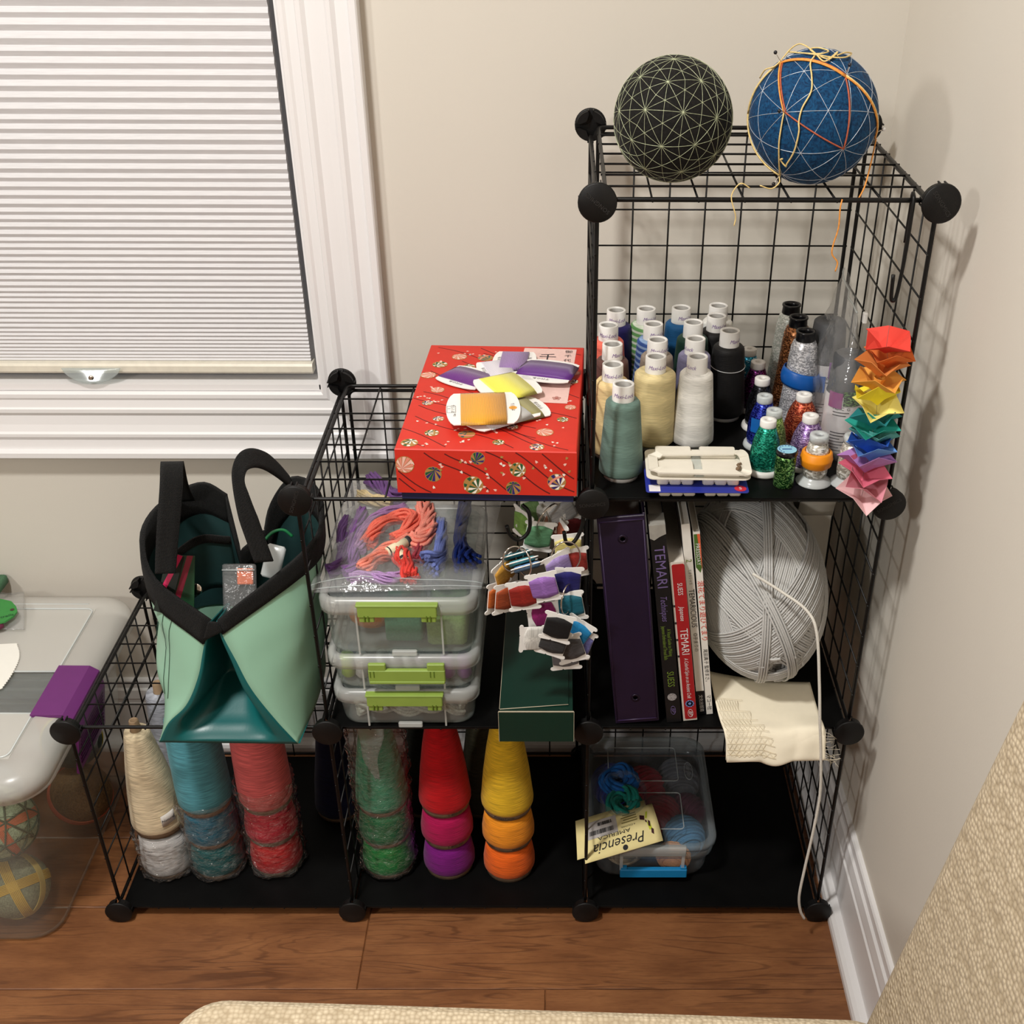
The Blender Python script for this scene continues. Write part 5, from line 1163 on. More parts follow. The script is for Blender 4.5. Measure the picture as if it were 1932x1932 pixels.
def lab(u, v, l_=0): return c4[0] * (1 - u) * (1 - v) + c4[1] * u * (1 - v) + c4[2] * u * v + c4[3] * (1 - u) * v + V((0, 0, .004 * math.sin(v * PI) + l_))
pp = plain('cream_label_paper', (240, 224, 160), .7, var=.03)
o = solid(MB().grid(lab, 12, 8).build('paper_label', pp, hk, W=True), .0006); lbp = o
o = solid(MB().grid(lambda u, v: lab(u, v) + V((-.012, .012, -.004)), 4, 4).build('paper_label_back', pp, hk, W=True), .0006)
# upside-down print: text runs right to left in the photo
def ltxt(t_, size, cu, cv, mt, nm, shear=0, wide=1):
    wl, hl = (c4[1] - c4[0]).length, (c4[3] - c4[0]).length
    return MB().text(t_, size, Matrix(), 0, shear, lambda X, Y: lab(min(1, max(0, cu - X / wl)), min(1, max(0, cv - Y / hl)), .0008), wide=wide).build(nm, mt, lbp, W=True)
ltxt('Presencia', .026, .46, .24, BLKT, 'lettering', .28, .92); ltxt('AMERICA', .0095, .40, .47, BLKT, 'lettering', 0, 1.5); ltxt('A COLONIAL', .0045, .60, .58, BLKT, 'lettering')
def lpatch(u0, u1, v0, v1, mt, nm, l_=.0007, n_=4): return MB().grid(lambda u, v: lab(u0 + (u1 - u0) * u, v0 + (v1 - v0) * v, l_), n_, n_).build(nm, mt, lbp, W=True)
st = lpatch(.04, .46, .50, .99, plain('grey_sticker', (196, 190, 188), .5), 'price_sticker')
b = MB(); rnd = random.Random(9)
for (u0, u1, v0, v1) in ((.08, .40, .58, .70), (.20, .38, .80, .90)):
    u = u0
    while u < u1:
        s_ = rnd.choice((.004, .007, .010)); b.grid(lambda q, r_, u=u, s_=s_: lab(u + s_ * q, v0 + (v1 - v0) * r_, .0016), 1, 1, 0, False); u += s_ + rnd.choice((.004, .007))
b.build('barcode', BLKT, lbp, W=True)
for k in range(4): lpatch(.52 + .03 * (k % 2), .74, .67 + k * .07, .695 + k * .07, plain('olive_print', (120, 108, 50), .7), 'small_print')
ltxt('●', .012, .52, .10, BLKT, 'dot_mark')
b = MB()
for cu, cv, du, dv in ((.80, .70, .030, .06), (.875, .50, .012, .07), (.84, .58, .008, .02), (.895, .30, .014, .06)): b.grid(lambda q, r_, cu=cu, cv=cv, du=du, dv=dv: lab(cu + du * (q - .5) * 2 + .01 * r_, cv + dv * (r_ - .5) * 2 - .05 * q, .0009), 2, 2, 0, False)
b.build('bird_mark', plain('plum_print', (62, 22, 30), .7), lbp, W=True)
b = MB()
for cu, cv, du, dv in ((.855, .72, .012, .09), (.885, .42, .02, .10)): b.grid(lambda q, r_, cu=cu, cv=cv, du=du, dv=dv: lab(cu + du * (q - .5) * 2 + .03 * r_ * (1 if cu < .86 else -.4), cv + dv * (r_ - .5) * 2, .0008), 2, 2, 0, False)
b.build('leaf_mark', plain('lime_print2', (196, 206, 50), .7), lbp, W=True)
# ---------------------------------------------------------------- nested yarn cones on the bottom shelf
def ycone(x, y, z, c, label, full=True, tilt=(0, 0), group='weaving yarn cones', fat=False, txt=None, rb=.040, rt=.0205, h=.185, fine=800, mat=None, vis=.066):
    t = thing('yarn_cone', label, 'yarn cone', (x, y, z), (tilt[0], tilt[1], 0), group)
    k = .85
    MB().lathe([(rb * .80, .0095), (rb * .93, .009), (rb * .955, .0), (rb * .90, .0), (rb * .80, .0095)], 32).build('cardboard_ring', KRAFT, t)
    if full: pr = [(rb * .80, .007), (rb * .97, .008), (rb * 1.03, .013), (rb * 1.04, .020), (rb * 1.0, .034), (rb * .90, .075), (rb * .74, .122), (rt * 1.12, h - .008), (rt, h), (.009, h + .001)]
    if full and fat: pr = [(rb * .80, .007), (rb * .97, .008), (rb * 1.06, .016), (rb * 1.06, .04), (rb * 1.03, .09), (rb * .98, .150), (rb * .9, h - .012), (rb * .7, h), (.009, h + .001)]
    elif not full: pr = [(rb * .80, .007), (rb * .98, .008), (rb * 1.05, .013), (rb * 1.05, .026), (rb * .98, .045), (rb * .90, vis - .003), (rb * .70, vis - .001), (.020, vis - .0005)]
    MB().lathe(pr, 36).build('wound_yarn', mat or thread('yarn_%d_%d_%d' % c, c, fine, 42, .8, .06, .1, bump=.8, spec=.2, streak=.4), t)
    tip = [(.0088, h - .002), (.0072, h + .019), (.0062, h + .0205), (.0045, h + .020), (.0042, h + .004)] if full else [(.0205, vis - .002), (.017, vis + .05), (.0105, vis + .10), (.0085, vis + .104)]
    MB().lathe(tip, 20).build('paper_core', plain('kraft_tube', (160, 134, 104), .8), t)
    if txt:
        b = MB(); R_ = rb * .958
        for s_, a0 in txt: b.text(s_, .0062, Matrix(), 0, 0, lambda X, Y: (R_ * math.sin(a0 + X / R_), -R_ * math.cos(a0 + X / R_), .0048 + Y), wide=1.1)
        b.build('lettering', INK, t)
    return t
zf = Z0 + .0008; SP3 = .0685
ST = [(.055, .106, [((206, 204, 202), 'white yarn cone at the bottom left under the tall cream one'), ((222, 204, 170), 'cream yarn cone with bare paper tip at the far left of the bottom shelf')]),
      (.137, .104, [((14, 96, 98), 'dark green-teal yarn cone at the foot of the bagged teal stack'), ((20, 104, 128), 'blue-teal yarn cone in the middle of the bagged teal stack'), ((84, 156, 170), 'light teal yarn cone on top of the teal stack, under the tote')]),
      (.232, .110, [((196, 30, 34), 'scarlet yarn cone at the foot of the bagged red stack'), ((196, 20, 52), 'cherry red yarn cone in the middle of the bagged red stack'), ((224, 106, 106), 'coral red yarn cone on top of the red stack, under the tote')]),
      (.417, .106, [((26, 140, 64), 'bright green yarn cone at the foot of the bagged green stack'), ((8, 112, 66), 'deep green yarn cone in the middle of the bagged green stack'), ((54, 150, 112), 'pale jade yarn cone on top of the bagged green stack')]),
      (.517, .104, [((120, 20, 120), 'purple yarn cone at the foot of the unwrapped red stack'), ((172, 12, 78), 'magenta yarn cone between the purple and the red ones'), ((186, 8, 18), 'deep red yarn cone on top of the magenta one')]),
      (.616, .098, [((240, 104, 26), 'deep orange yarn cone at the foot of the yellow stack'), ((242, 150, 34), 'golden orange yarn cone in the middle of the yellow stack'), ((228, 184, 40), 'yellow yarn cone on top of the orange ones')])]
PT = {4: [None, [('1-800-451', .45), ('Yarn', -.9)], [('1-800-451', .55)]], 5: [None, [('www.', .4), ('com', -.75)], [('FringeYarns', -.1)]]}
for si, (x, y, L) in enumerate(ST):
    for k, (c, lb) in enumerate(L):
        last = k == len(L) - 1; tl = (0, -.012 if si == 0 and last else 0)
        z = zf + k * SP3 + (.022 if si == 0 and k else 0)
        vis = SP3 - .0025 + (.020 if si == 0 else 0)
        tt = PT.get(si); ycone(x, y, z, c, lb, last, tl, txt=tt[k] if tt else None, vis=vis, fine=620 if si < 3 else 950, rb=.0415 if si == 0 else .040, rt=.018, h=.192 if si == 0 else .185, fat=si in (1, 2))
# cones further back
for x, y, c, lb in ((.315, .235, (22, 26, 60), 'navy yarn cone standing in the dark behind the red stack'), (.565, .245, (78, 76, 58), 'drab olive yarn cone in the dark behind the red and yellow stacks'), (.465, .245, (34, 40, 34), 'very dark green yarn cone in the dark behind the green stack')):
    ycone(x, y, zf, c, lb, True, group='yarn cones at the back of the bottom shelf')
sc = ycone(.046, .235, zf + .055, (176, 180, 190), 'silver grey yarn cone in shiny film behind the cream one', True, mat=thread('yarn_silver', (176, 180, 190), 650, 42, .45, .1, .1, bump=.9, spec=.6, streak=.5), h=.20, rb=.036)
o = MB().lathe([(.0001, 0), (.036, 0), (.034, .054), (.0001, .0545)], 28).build('yarn_cone', thread('yarn_black', (26, 26, 30), 650, 42), loc=(.046, .235, zf)); tag(o, 'black yarn cone base under the silver grey cone', 'yarn cone', 'yarn cones at the back of the bottom shelf')
WRAP = clear('cling_wrap', (252, 252, 252), haze=.05, rough=.07, bump=1, bs=85, gl=2.2, hcol=(230, 230, 230))
def wrap(x, y, z0, z1, r, label, seed, flare=.0):
    t = thing('plastic_wrap', label, 'wrap', (x, y, z0), (0, 0, 0), 'crinkled wraps on the yarn stacks')
    def f(u, v):
        a = u * 2 * PI; z = (z1 - z0) * v
        zz = (z % SP3) / SP3; rr = r * (1.0 - .05 * zz) + flare * max(0, v - .85)
        q = V((math.cos(a) * 2.2, math.sin(a) * 2.2, z * 55 + seed * 9)); rr += abs(noise.noise(q)) * .008 + abs(noise.noise(q * 2.7)) * .0048
        if v == 0: rr *= .82
        return V((rr * math.cos(a), rr * math.sin(a), z + (.002 * math.sin(a * 5 + seed) if v < .05 else .006 * noise.noise(q * .7) if v > .9 else 0)))
    MB().grid(f, 56, 44, closed_u=True).build('film', WRAP, t); return t
wrap(.055, .106, zf, zf + .092, .0445, 'crinkled film round the white cone at the far left', 1, .006)
wrap(.137, .104, zf, zf + .160, .0445, 'crinkled film round the two lower teal cones', 2, .010)
wrap(.232, .110, zf, zf + .185, .0445, 'crinkled film round the red stack', 3, .008)
wg = wrap(.417, .106, zf, zf + .335, .0445, 'long crinkled bag round the whole green stack', 4)
o = solid(MB().grid(lambda u, v: ((u - .5) * .045 * (1 - v) + .003 * math.sin(v * 9), -.047 + .014 * v * v + .001 * math.sin(u * 9), .21 + .14 * (1 - v) - .03 * abs(u - .5)), 8, 12).build('loose_fold', clear('cling_fold', haze=.22, rough=.15, bump=.6, bs=60, gl=.6), wg), .0003)
o = solid(MB().grid(lambda u, v: V((.086 - .03 * v + .004 * math.sin(v * 7), .082 + .030 * math.cos(u), .135 + .14 * v)), 4, 6).build('paper_tag', LBLW, loc=(0, 0, 0)), .0004); bpy.data.objects.remove(o)
tg = solid(MB().grid(lambda u, v: (.0452 * math.sin(.45 + u * .5), -.0452 * math.cos(.45 + u * .5), .118 + .022 * v + .006 * u), 6, 2).build('shop_sticker', plain('glassine_label', (214, 210, 204), .5), loc=(.055, .106, zf)), .0004); tag(tg, 'small clear label with dark print on the tall cream yarn cone', 'label')
MB().text('Natural', .007, Matrix(), 0, 0, lambda X, Y: (.0459 * math.sin(.70 + X / .0459), -.0459 * math.cos(.70 + X / .0459), .131 + Y + X * .13)).build('lettering', INK, tg)

# ---------------------------------------------------------------- mint tote on the left cube
ZL = P + .0030
MINT = plain('mint_vinyl', (146, 190, 165), .42, var=.025, vs=12, bump=.06, bs=500); TEAL = plain('teal_vinyl', (14, 92, 92), .34, var=.04, vs=12, bump=.05, bs=500); LININ = plain('dark_teal_lining', (6, 48, 48), .75, var=.15, vs=30)
WEB = weave('black_webbing', (11, 11, 11), 900, (30, 30, 29), 1.0, .85)
tote = thing('tote_bag', 'mint and teal vinyl tote with black webbing handles standing on the left cube', 'tote bag', (.24, .09, ZL))
rim = [at(u, v, y=y) for u, v, y in ((404, 1166, -.008), (345, 1148, -.006), (296, 1092, .035), (270, 1020, .090), (288, 968, .145), (335, 930, .182), (385, 913, .195), (428, 936, .195), (463, 1030, .140), (500, 1000, .19), (512, 948, .198), (548, 903, .190), (592, 918, .160), (606, 968, .115), (578, 1032, .045), (492, 1108, -.002))]
bot = [V(q) for q in ((.240, -.022, ZL), (.144, -.022, ZL), (.142, .02, ZL), (.142, .07, ZL), (.144, .12, ZL), (.148, .17, ZL), (.170, .195, ZL), (.205, .197, ZL), (.245, .197, ZL), (.285, .197, ZL), (.312, .197, ZL), (.335, .185, ZL), (.344, .14, ZL), (.345, .08, ZL), (.342, .03, ZL), (.337, -.024, ZL))]
EFL = catmull([at(u, v, y=y) for u, v, y in ((300.5, 1400, -.022), (318, 1364, -.024), (352, 1330, -.024), (374, 1278, -.018), (384, 1225, -.012), (396, 1172, -.008))], 6)
EFR = catmull([at(u, v, y=y) for u, v, y in ((562, 1403, -.024), (520, 1358, -.026), (474, 1300, -.024), (444, 1244, -.018), (422, 1203, -.012), (410, 1172, -.008))], 6)
def poly(L, t):
    f = t * (len(L) - 1); i = min(len(L) - 2, int(f)); return L[i].lerp(L[i + 1], f - i)
def side_panel(idx, edge):
    rb, rr = [bot[i] for i in idx], [rim[i] for i in ([0] + idx[1:])]
    cb, cr = catmull(rb, 4), catmull(rr, 4); n = len(cb) - 1
    def f(u, v):
        p = poly(cb, u).lerp(poly(cr, u), v); e = poly(edge, v) - cb[0].lerp(cr[0], v); w_ = max(0, 1 - u * 1.5) ** 2
        q = p + e * w_
        nz = noise.noise(V((u * 5, v * 4, idx[0]))) * .013 * math.sin(v * PI) * min(1, u * 6)
        c = V((.24, .09, q.z)); d = (q - c).normalized(); return q + d * (nz + .006 * math.sin(v * PI) * math.sin(u * PI))
    return f
fL = side_panel([1, 2, 3, 4, 5, 6, 7], EFL); fR = side_panel([15, 14, 13, 12, 11, 10, 9], EFR)
for nm, f, lb in (('left_panel', fL, 'mint left panel'), ('right_panel', fR, 'mint right panel')): solid(MB().grid(f, 48, 36).build(nm, [MINT], tote, W=True), .0016)
def gus(u, v):
    a, c = poly(EFL, v), poly(EFR, v); p = a.lerp(c, u); k = 1 - abs(2 * u - 1)
    d = .110 * (1 - (1 - min(1, v / .35)) ** 2) * (1 - .35 * v) if v > .03 else 0
    kk = max(0, min(1, (k - .16) / .62)); kk = kk * kk * (3 - 2 * kk)
    return p + V((0, d * kk, 0)) + V((0, 0, .012 * kk * math.sin(min(1, v / .3) * PI) - .02 * kk * v))
o = solid(MB().grid(gus, 36, 40).build('front_gusset', TEAL, tote, W=True), .0014)
bgL, bgR = [fL(1, k / 10) for k in range(11)], [fR(1, k / 10) for k in range(11)]
o = solid(MB().grid(lambda u, v: poly(bgL, v).lerp(poly(bgR, v), u) + V((0, -.055 * (1 - abs(2 * u - 1)) * v, -.03 * v * (1 - abs(2 * u - 1)))), 16, 16).build('back_gusset', LININ, tote, W=True), .0014)
b = MB(); b.add([bot[i] + V((0, 0, .0005)) for i in (1, 3, 6, 9, 11, 13, 15)], [tuple(range(7))]); b.build('base_panel', TEAL, tote, W=True)
# webbing binding along the rim
def binding(f, nm, ext=None):
    o = MB().grid(lambda u, v: f(u, .84 + .165 * v), 48, 3).build(nm, WEB, tote, W=True); return solid(o, .0072)
binding(fL, 'rim_binding'); binding(fR, 'rim_binding')
o = solid(MB().grid(lambda u, v: poly(bgL, .86 + .145 * v).lerp(poly(bgR, .86 + .145 * v), u) + V((0, -.055 * (1 - abs(2 * u - 1)) - .002, -.03 * (1 - abs(2 * u - 1)))), 16, 3).build('rim_binding', WEB, tote, W=True), .0036)
for f, nm in ((fL, 'lining'), (fR, 'lining')): MB().grid(lambda u, v: f(u, .3 + .68 * v) + (V((.24, .09, f(u, .5).z)) - f(u, .5)).normalized() * .003, 30, 16).build(nm, LININ, tote, W=True)
def strap(L, nm, wv):
    c = catmull([at(u, v, y=y) for u, v, y in L], 7); n = len(c); W_ = [V(q) for q in wv]
    def f(u, v):
        p = poly(c, v); k = v * (len(W_) - 1); i = min(len(W_) - 2, int(k)); w_ = W_[i].lerp(W_[i + 1], k - i); return p + w_ * (u - .5)
    return solid(MB().grid(f, 4, 44).build(nm, WEB, tote, W=True), .0026)
strap([(312, 1082, .014), (314, 1040, .022), (318, 985, .030), (323, 920, .045), (324, 885, .062), (325, 872, .080), (328, 885, .105), (336, 918, .145), (348, 945, .178)], 'handle', [(.028, -.004, .003), (.029, 0, 0), (.029, 0, 0), (.029, .002, 0), (.027, .006, 0)])
strap([(498, 1060, .014), (484, 1022, .018), (466, 970, .026), (454, 925, .036), (450, 895, .048), (458, 872, .066), (478, 864, .085), (504, 872, .112), (530, 892, .148), (552, 915, .180)], 'handle', [(.026, -.006, .006), (.025, -.004, .006), (.018, -.010, -.012), (.010, -.016, -.018), (.006, -.012, -.024), (.008, -.004, -.026)])
MB().sphere(at(404, 1190, y=-.006), .0042, 12, sc=(1, .6, 1)).build('snap_stud', CHROME, tote, W=True, label='chrome snap stud')
b = MB()
for du in (0, .03): b.tube([fL(.10 + du + .10 * k / 10 * (1 - k / 10), .30 + .58 * k / 10) + V((-.001, -.0015, 0)) for k in range(11)], .0004, 4)
for du in (0, .02, .05, .07): b.tube([fL(.34 + du, .42 + .46 * k / 10) + V((-.0022, -.001, 0)) for k in range(11)], .0005, 4)
b.build('stitching', plain('dark_green_stitch', (34, 70, 60), .8), tote, W=True)
pk = solid(MB().grid(lambda u, v: V((.185 + .065 * u, .062 + .05 * u * u + .012 * math.sin(u * 4), .548 + .085 * v + .012 * math.sin(u * PI))), 18, 8).build('inner_pocket', LININ, tote, W=True), .0012)
solid(MB().grid(lambda u, v: V((.185 + .065 * u, .0605 + .05 * u * u + .012 * math.sin(u * 4), .622 + .012 * v + .012 * math.sin(u * PI))), 18, 2).build('pocket_binding', WEB, tote, W=True), .003)
solid(MB().grid(lambda u, v: poly(EFL, .88 + .125 * v).lerp(poly(EFR, .88 + .125 * v), u * 1.3 - .15) + V((0, -.004, 0)), 6, 3).build('rim_binding', WEB, tote, W=True), .005)
# things in the tote
def packet(u, v, y, w_, h, rz, ry, c, label, stripe):
    p = at(u, v, y=y); t = thing('needle_packet', label, 'packet', p, (R(-20), ry, rz), 'packets in the tote')
    MB().rbox((0, 0, -h), (w_, .0022, h), .0008, ch=.0004).build('packet_card', plain('packet_%d_%d_%d' % c, c, .4), t)
    MB().add([(-w_ * .5, -.0013, -h * .75), (w_ * .1, -.0013, 0), (w_ * .4, -.0013, 0), (-w_ * .2, -.0013, -h * .75)], [(0, 3, 2, 1)]).build('printed_stripe', plain('packet_stripe_%d_%d_%d' % stripe, stripe, .4), t)
packet(333, 1045, .050, .022, .085, -.1, .30, (20, 30, 24), 'dark packet with pink edge standing in the tote beside the left handle', (206, 40, 92))
packet(349, 1048, .058, .026, .080, .25, .18, (26, 66, 40), 'green packet behind the pink edged one in the tote', (150, 30, 60))
o = MB().lathe([(.0001, -.001), (.0075, -.001), (.0085, .0), (.0075, .001), (.0001, .001)], 18, M=RX(1.2)).build('metal_button', CHROME, loc=at(370, 1112, y=.052)); tag(o, 'shiny metal button lying low in the tote near the front', 'button')
zb_ = thing('zip_bag', 'small clear zip bag with an orange thread card inside the tote', 'bag', at(452, 1100, y=.06))
b = MB().rbox((0, 0, -.05), (.046, .008, .076), .004, M=RX(-.5)); b.build('bag_film', clear('small_bag_film', (250, 250, 250), haze=.07, rough=.2, bump=.3, bs=60, gl=.4), zb_)
o = MB().rbox((.008, .0, -.002), (.022, .005, .022), .002, M=RX(-.5)).build('thread_card_inside', thread('orange_floss', (226, 110, 60), 1800, 40), zb_, label='orange thread seen through the film')
MB().tube([(-.022, -.005, .018), (.022, -.005, .018)], .0011, 6, M=RX(-.5)).build('zip_track', clear('clear_tab', haze=.35, gl=.7), zb_)
o = MB().rbox((0, 0, -.03), (.026, .010, .046), .006, M=RX(-.5) @ RY(.25)).build('plastic_sachet', clear('milky_sachet', haze=.6, rough=.2, gl=.6), loc=at(518, 1050, y=.075)); tag(o, 'milky plastic sachet sticking up at the right of the tote', 'sachet')
o = MB().tube(catmull([at(498, 1020, y=.10), at(515, 1004, y=.105), at(535, 1000, y=.11), at(552, 1012, y=.11)], 6), .0022, 8).build('green_strap', plain('green_cord', (16, 110, 62), .5), loc=at(498, 1020, y=.10), W=True); tag(o, 'green strap curving across the right of the tote', 'strap')

# ---------------------------------------------------------------- large storage tub at the left
TUB = clear('tub_plastic', (246, 248, 246), haze=.20, rough=.25, gl=.6, hcol=(205, 206, 200)); TLID = clear('tub_lid_plastic', (246, 246, 244), haze=.52, rough=.28, gl=.35, hcol=(232, 230, 224))
tx0, tx1, ty0, ty1, tz = -.50, -.086, -.040, .350, ZF
tub = thing('storage_tub', 'large frosted storage tub with purple latch on the floor at the left', 'storage tub', ((tx0 + tx1) / 2, (ty0 + ty1) / 2, tz))
cx_, cy_ = (tx0 + tx1) / 2, (ty0 + ty1) / 2; tw_, td_ = tx1 - tx0, ty1 - ty0
b = MB(); L = []
for z, g in ((0, -.012), (.006, -.002), (.014, .0), (.20, .020), (.318, .034), (.326, .044), (.330, .044)): L.append([(x + cx_, y + cy_ + .012 * z / .33, tz + z) for x, y in rrect(tw_ + 2 * g * .8, td_ + 2 * g, .045, 7)])
shell(b, L); b.build('tub_body', TUB, tub, W=True)
lz = tz + .318; b = MB(); L = []
LWD = (-.520, -.026, -.072, .418); lcx, lcy = (LWD[0] + LWD[1]) / 2, (LWD[2] + LWD[3]) / 2; lw_, ld_ = LWD[1] - LWD[0], LWD[3] - LWD[2]
for g, z in ((-.006, 0), (0, .002), (.0, .020), (-.006, .032), (-.020, .040), (-.050, .044), (-.056, .040)): L.append([(x + lcx, y + lcy, lz + z) for x, y in rrect(lw_ + 2 * g, ld_ + 2 * g, .060 + g, 8)])
b.loft(L, 0, True, caps=False); b.build('lid_rim', TLID, tub, W=True)
b = MB(); lid_z = lz + .040
b.box((LWD[0] + .055, LWD[2] + .055, lid_z), (LWD[1] - .055, .085, lid_z + .0015)); b.box((LWD[0] + .055, .188, lid_z), (LWD[1] - .055, LWD[3] - .055, lid_z + .0015)); b.build('lid_panel', TLID, tub, W=True)
MB().box((LWD[0] + .055, .085, lid_z - .003), (LWD[1] - .050, .188, lid_z - .0015)).build('clear_band', clear('tub_window', haze=.14, rough=.12, bump=.35, bs=22, gl=.5, hcol=(190, 194, 196)), tub, W=True)
b = MB()
for y in (.085, .188): b.tube([(LWD[0] + .055, y, lid_z + .001), (LWD[1] - .052, y, lid_z + .001)], .0016, 6)
b.tube([(x + lcx, y + lcy, lid_z + .0025) for x, y in rrect(lw_ - .115, ld_ - .115, .012, 4)], .0014, 5, closed=True); b.tube([(LWD[0] + .06, LWD[3] - .045, lid_z + .003), (LWD[1] - .07, LWD[3] - .045, lid_z + .003)], .0014, 5); b.build('moulded_ridge', clear('tub_ridge', haze=.75, rough=.2, gl=.5), tub, W=True)
PUR = plain('purple_latch', (106, 36, 110), .38, var=.03)
prof = [(LWD[1] - .058, lid_z + .0065), (LWD[1] - .010, lid_z + .006), (LWD[1] + .003, lid_z - .003), (LWD[1] + .006, lid_z - .030), (LWD[1] - .004, lid_z - .078), (LWD[1] - .010, lid_z - .110), (LWD[1] - .014, lid_z - .108), (LWD[1] - .004, lid_z - .060), (LWD[1] - .002, lid_z - .020), (LWD[1] - .014, lid_z + .001), (LWD[1] - .058, lid_z + .002)]
y0_, y1_ = .075, .197; b = MB(); b.loft([[(x, y, z) for x, z in prof] for y in (y0_, y1_)], 0, False); la = b.build('side_latch', PUR, tub, W=True, label='purple side latch')
b = MB()
for k in range(9): b.box((LWD[1] + .0025 - .0012 * k, y0_ + .01, lid_z - .040 - k * .007), (LWD[1] + .0045 - .0012 * k, y1_ - .01, lid_z - .0375 - k * .007))
b.build('grip_ribs', plain('deep_purple', (80, 24, 84), .5), la, W=True)
# temari balls and yarn inside the tub
def inner_ball(c, r, col, label, seed, bands, star=None):
    c = V(c); t = thing('temari_ball', label, 'ball', c - V((0, 0, r)), (0, 0, 0), 'temari balls inside the tub'); rnd = random.Random(seed)
    MB().sphere((0, 0, r), r, 32).build('thread_core', ball_mat('wrap_%d' % seed, tuple(int(x * .8) for x in col), tuple(min(255, int(x * 1.1)) for x in col)), t)
    for k, (n_, w_, cc) in enumerate(bands):
        n_ = V(n_).normalized(); e1 = n_.orthogonal().normalized(); e2 = n_.cross(e1); b = MB(); m = 7
        for i in range(m):
            d = (i / (m - 1) - .5) * 2 * w_; rr = math.sqrt(1 - d * d)
            b.tube([V((0, 0, r)) + (n_ * d + (e1 * math.cos(a) + e2 * math.sin(a)) * rr) * (r + .0005 + .0002 * k) for a in [q * PI / 24 for q in range(48)]], r * w_ / m * 1.15, 4, closed=True)
        b.build('wound_band', plain('band_%d_%d_%d' % cc, cc, .7), t)
    if star:
        b = MB(); vv_, ee, ff = ico(); 
        for f in ff:
            for i in range(3): b.tube([q + V((0, 0, r)) for q in arc(vv_[f[i]], (vv_[f[(i + 1) % 3]] + vv_[f[(i + 2) % 3]]).normalized(), r + .001, 8)], .0016, 5, caps=False)
            cen = (vv_[f[0]] + vv_[f[1]] + vv_[f[2]]).normalized()
            for s_ in (.45, .6): b.tube([V((0, 0, r)) + (cen * (1 - s_) + vv_[f[i % 3]] * s_).normalized() * (r + .0011) for i in range(3)], .0012, 5, closed=True)
        b.build('star_threads', plain('star_%d_%d_%d' % star, star, .7), t)
    return t
inner_ball((-.165, .030, .031), .051, (138, 142, 116), 'grey-green ball with ochre bands low in the front of the tub', 21, [((-.37, .56, .74), .13, (214, 176, 70)), ((.83, .53, .14), .13, (220, 182, 76)), ((.30, .80, -.52), .10, (196, 172, 96))])
inner_ball((-.172, .050, .148), .058, (176, 196, 164), 'grey-green star patterned ball with coral bands, upper front of the tub', 22, [((.75, .62, .2), .10, (222, 128, 88)), ((-.30, .45, .84), .10, (216, 124, 86))], (70, 92, 72))
inner_ball((-.120, .215, .055), .052, (120, 92, 60), 'brown ball with a coral band at the back right of the tub', 23, [((.5, -.3, .7), .12, (200, 96, 66))])
inner_ball((-.150, .310, .150), .055, (224, 150, 110), 'peach ball at the back of the tub, seen through the lid', 24, [((.1, .2, .9), .08, (230, 190, 150))])
inner_ball((-.118, .235, .160), .048, (60, 74, 66), 'dark green ball with a yellow blaze, right side of the tub', 25, [((.3, -.8, .2), .10, (196, 180, 40))])
inner_ball((-.250, .160, .10), .060, (130, 134, 140), 'slate grey ball in the middle of the tub', 26, [((.2, -.2, .9), .08, (170, 172, 176))])
# on the lid: white pinked paper, green tag in a clear sachet
pz = lid_z + .0035
def pedge():
    base = catmull([at(u, v, z=pz) for u, v in ((31, 1214), (36, 1232), (33, 1250), (20, 1275), (2, 1300))], 12); out = []
    for i, p in enumerate(base): out.append(p + V((.0016 if i % 2 else -.0004, 0, 0)))
    return out
pe = pedge(); lft = [at(-120, 1318, z=pz), at(-120, 1222, z=pz)]
b = MB().add([q for q in pe] + lft, [tuple(range(len(pe) + 2))]); o = solid(b.build('white_paper', plain('white_paper', (240, 238, 230), .8, var=.01), loc=pe[0], W=True), .0008); tag(o, 'white paper with pinked edge lying on the tub lid', 'paper')
sx_ = thing('green_tag_sachet', 'clear sachet with a green printed tag at the back of the tub lid', 'sachet', at(10, 1160, z=pz))
gp = [at(u, v, z=pz + .018) for u, v in ((-60, 1120), (8, 1133), (22, 1136), (31, 1146), (33, 1155), (26, 1164), (10, 1174), (-60, 1190))]
b = MB(); b.prism([(q.x, q.y) for q in gp], pz + .017, pz + .020); tgp = b.build('green_tag', plain('leaf_green_card', (54, 138, 62), .6, var=.05), sx_, W=True)
MB().lathe([(.0001, 0), (.0035, 0)], 14, M=T(*(at(23, 1150, z=pz + .0206)))).build('tag_hole', plain('dark_brown', (70, 50, 40), .6), tgp, W=True)
MB().text('estrella', .010, frame(at(8, 1163, z=pz + .0207), at(22, 1160, z=pz) - at(-8, 1167, z=pz), V((0, 1, 0)))).build('lettering', plain('deep_green_print', (14, 70, 40), .6), tgp, W=True)
o = solid(MB().grid(lambda u, v: at(-70 + 116 * u, 1118 + 70 * v, z=pz + .004 + .022 * math.sin(v * PI) * (1 - u * .7)) + V((0, 0, .003 * noise.noise(V((u * 9, v * 9, 2))))), 20, 14).build('sachet_film', BAG, sx_, W=True), .0004)
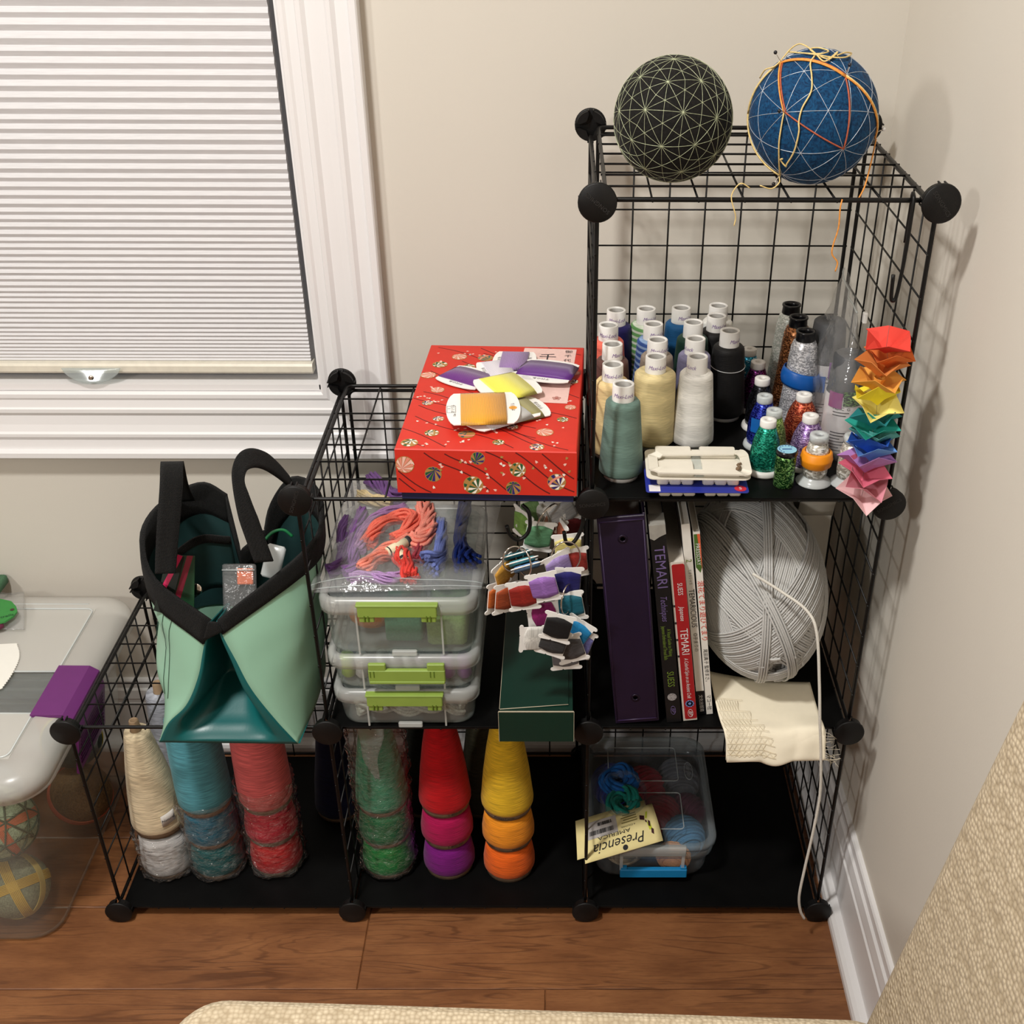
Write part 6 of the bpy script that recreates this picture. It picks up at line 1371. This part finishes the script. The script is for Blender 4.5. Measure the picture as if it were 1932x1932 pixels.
b = MB().sphere(at(-25, 1180, z=pz + .012), .011, 14, sc=(2.6, 1, 1)); b.build('plum_yarn', WO('plum_wool', (110, 50, 74)), sx_, W=True)
b = MB().rbox(tuple(at(-22, 1112, z=pz)), (.055, .05, .016), .006); b.build('green_yarn', WO('grey_green_wool', (72, 108, 80)), sx_, W=True)

# ---------------------------------------------------------------- beige armchair in the foreground
TW = weave('beige_tweed', (174, 157, 130), 215, (222, 207, 180), .9, .95)
ch = thing('armchair', 'beige nubby tweed armchair in the foreground, cut off by the frame', 'armchair', (.75, -.92, ZF))
YA = -.600
def arm(u, v):
    """cushion-topped arm: u along x, v round the section"""
    pass
rr_ = .030; b = MB(); L = []
for z, g in ((.30, 0), (.515, 0), (.535, -.003), (.546, -.010), (.552, -.020)):
    L.append([(x, y, z) for x, y in rrect(.66 + 2 * g, .12 + 2 * g, .045 + g * .5, 8)])
M_a = T(.342 + .33, YA - .053, .008) @ RZ(R(-1.6)) @ RY(R(.8)); b.loft(L, 0, True, M=M_a); b.build('armrest', TW, ch, W=True)
b = MB(); b.loft(L, 0, True, M=T(.365 + .33, YA - .72, 0) @ RZ(R(1.8))); b.build('armrest', TW, ch, W=True)
b = MB(); L = []
for z, g in ((.18, 0), (.30, .004), (.36, .004), (.385, -.006), (.40, -.02)): L.append([(x + .70, y + YA - .39, z) for x, y in rrect(.60 + 2 * g, .54 + 2 * g, .05, 6)])
b.loft(L, 0, True); b.build('seat', TW, ch, W=True)
ba = math.atan2(.070, .42); b = MB(); L = []
for z, g in ((-.30, 0), (.50, 0), (.545, -.004), (.565, -.015), (.575, -.03)): L.append([(x, y, z) for x, y in rrect(.075 + 2 * g, .80 + 2 * g, .032, 8)])
b.loft(L, 0, True, M=T(.969 + .038, YA - .40, .529) @ RY(ba)); b.build('backrest', TW, ch, W=True)
for x in (.44, .98):
    for y in (YA - .10, YA - .68): MB().lathe([(.014, ZF), (.022, .30)], 14, M=T(x, y, 0)).build('leg', plain('dark_wood_leg', (60, 40, 28), .4), ch, W=True)
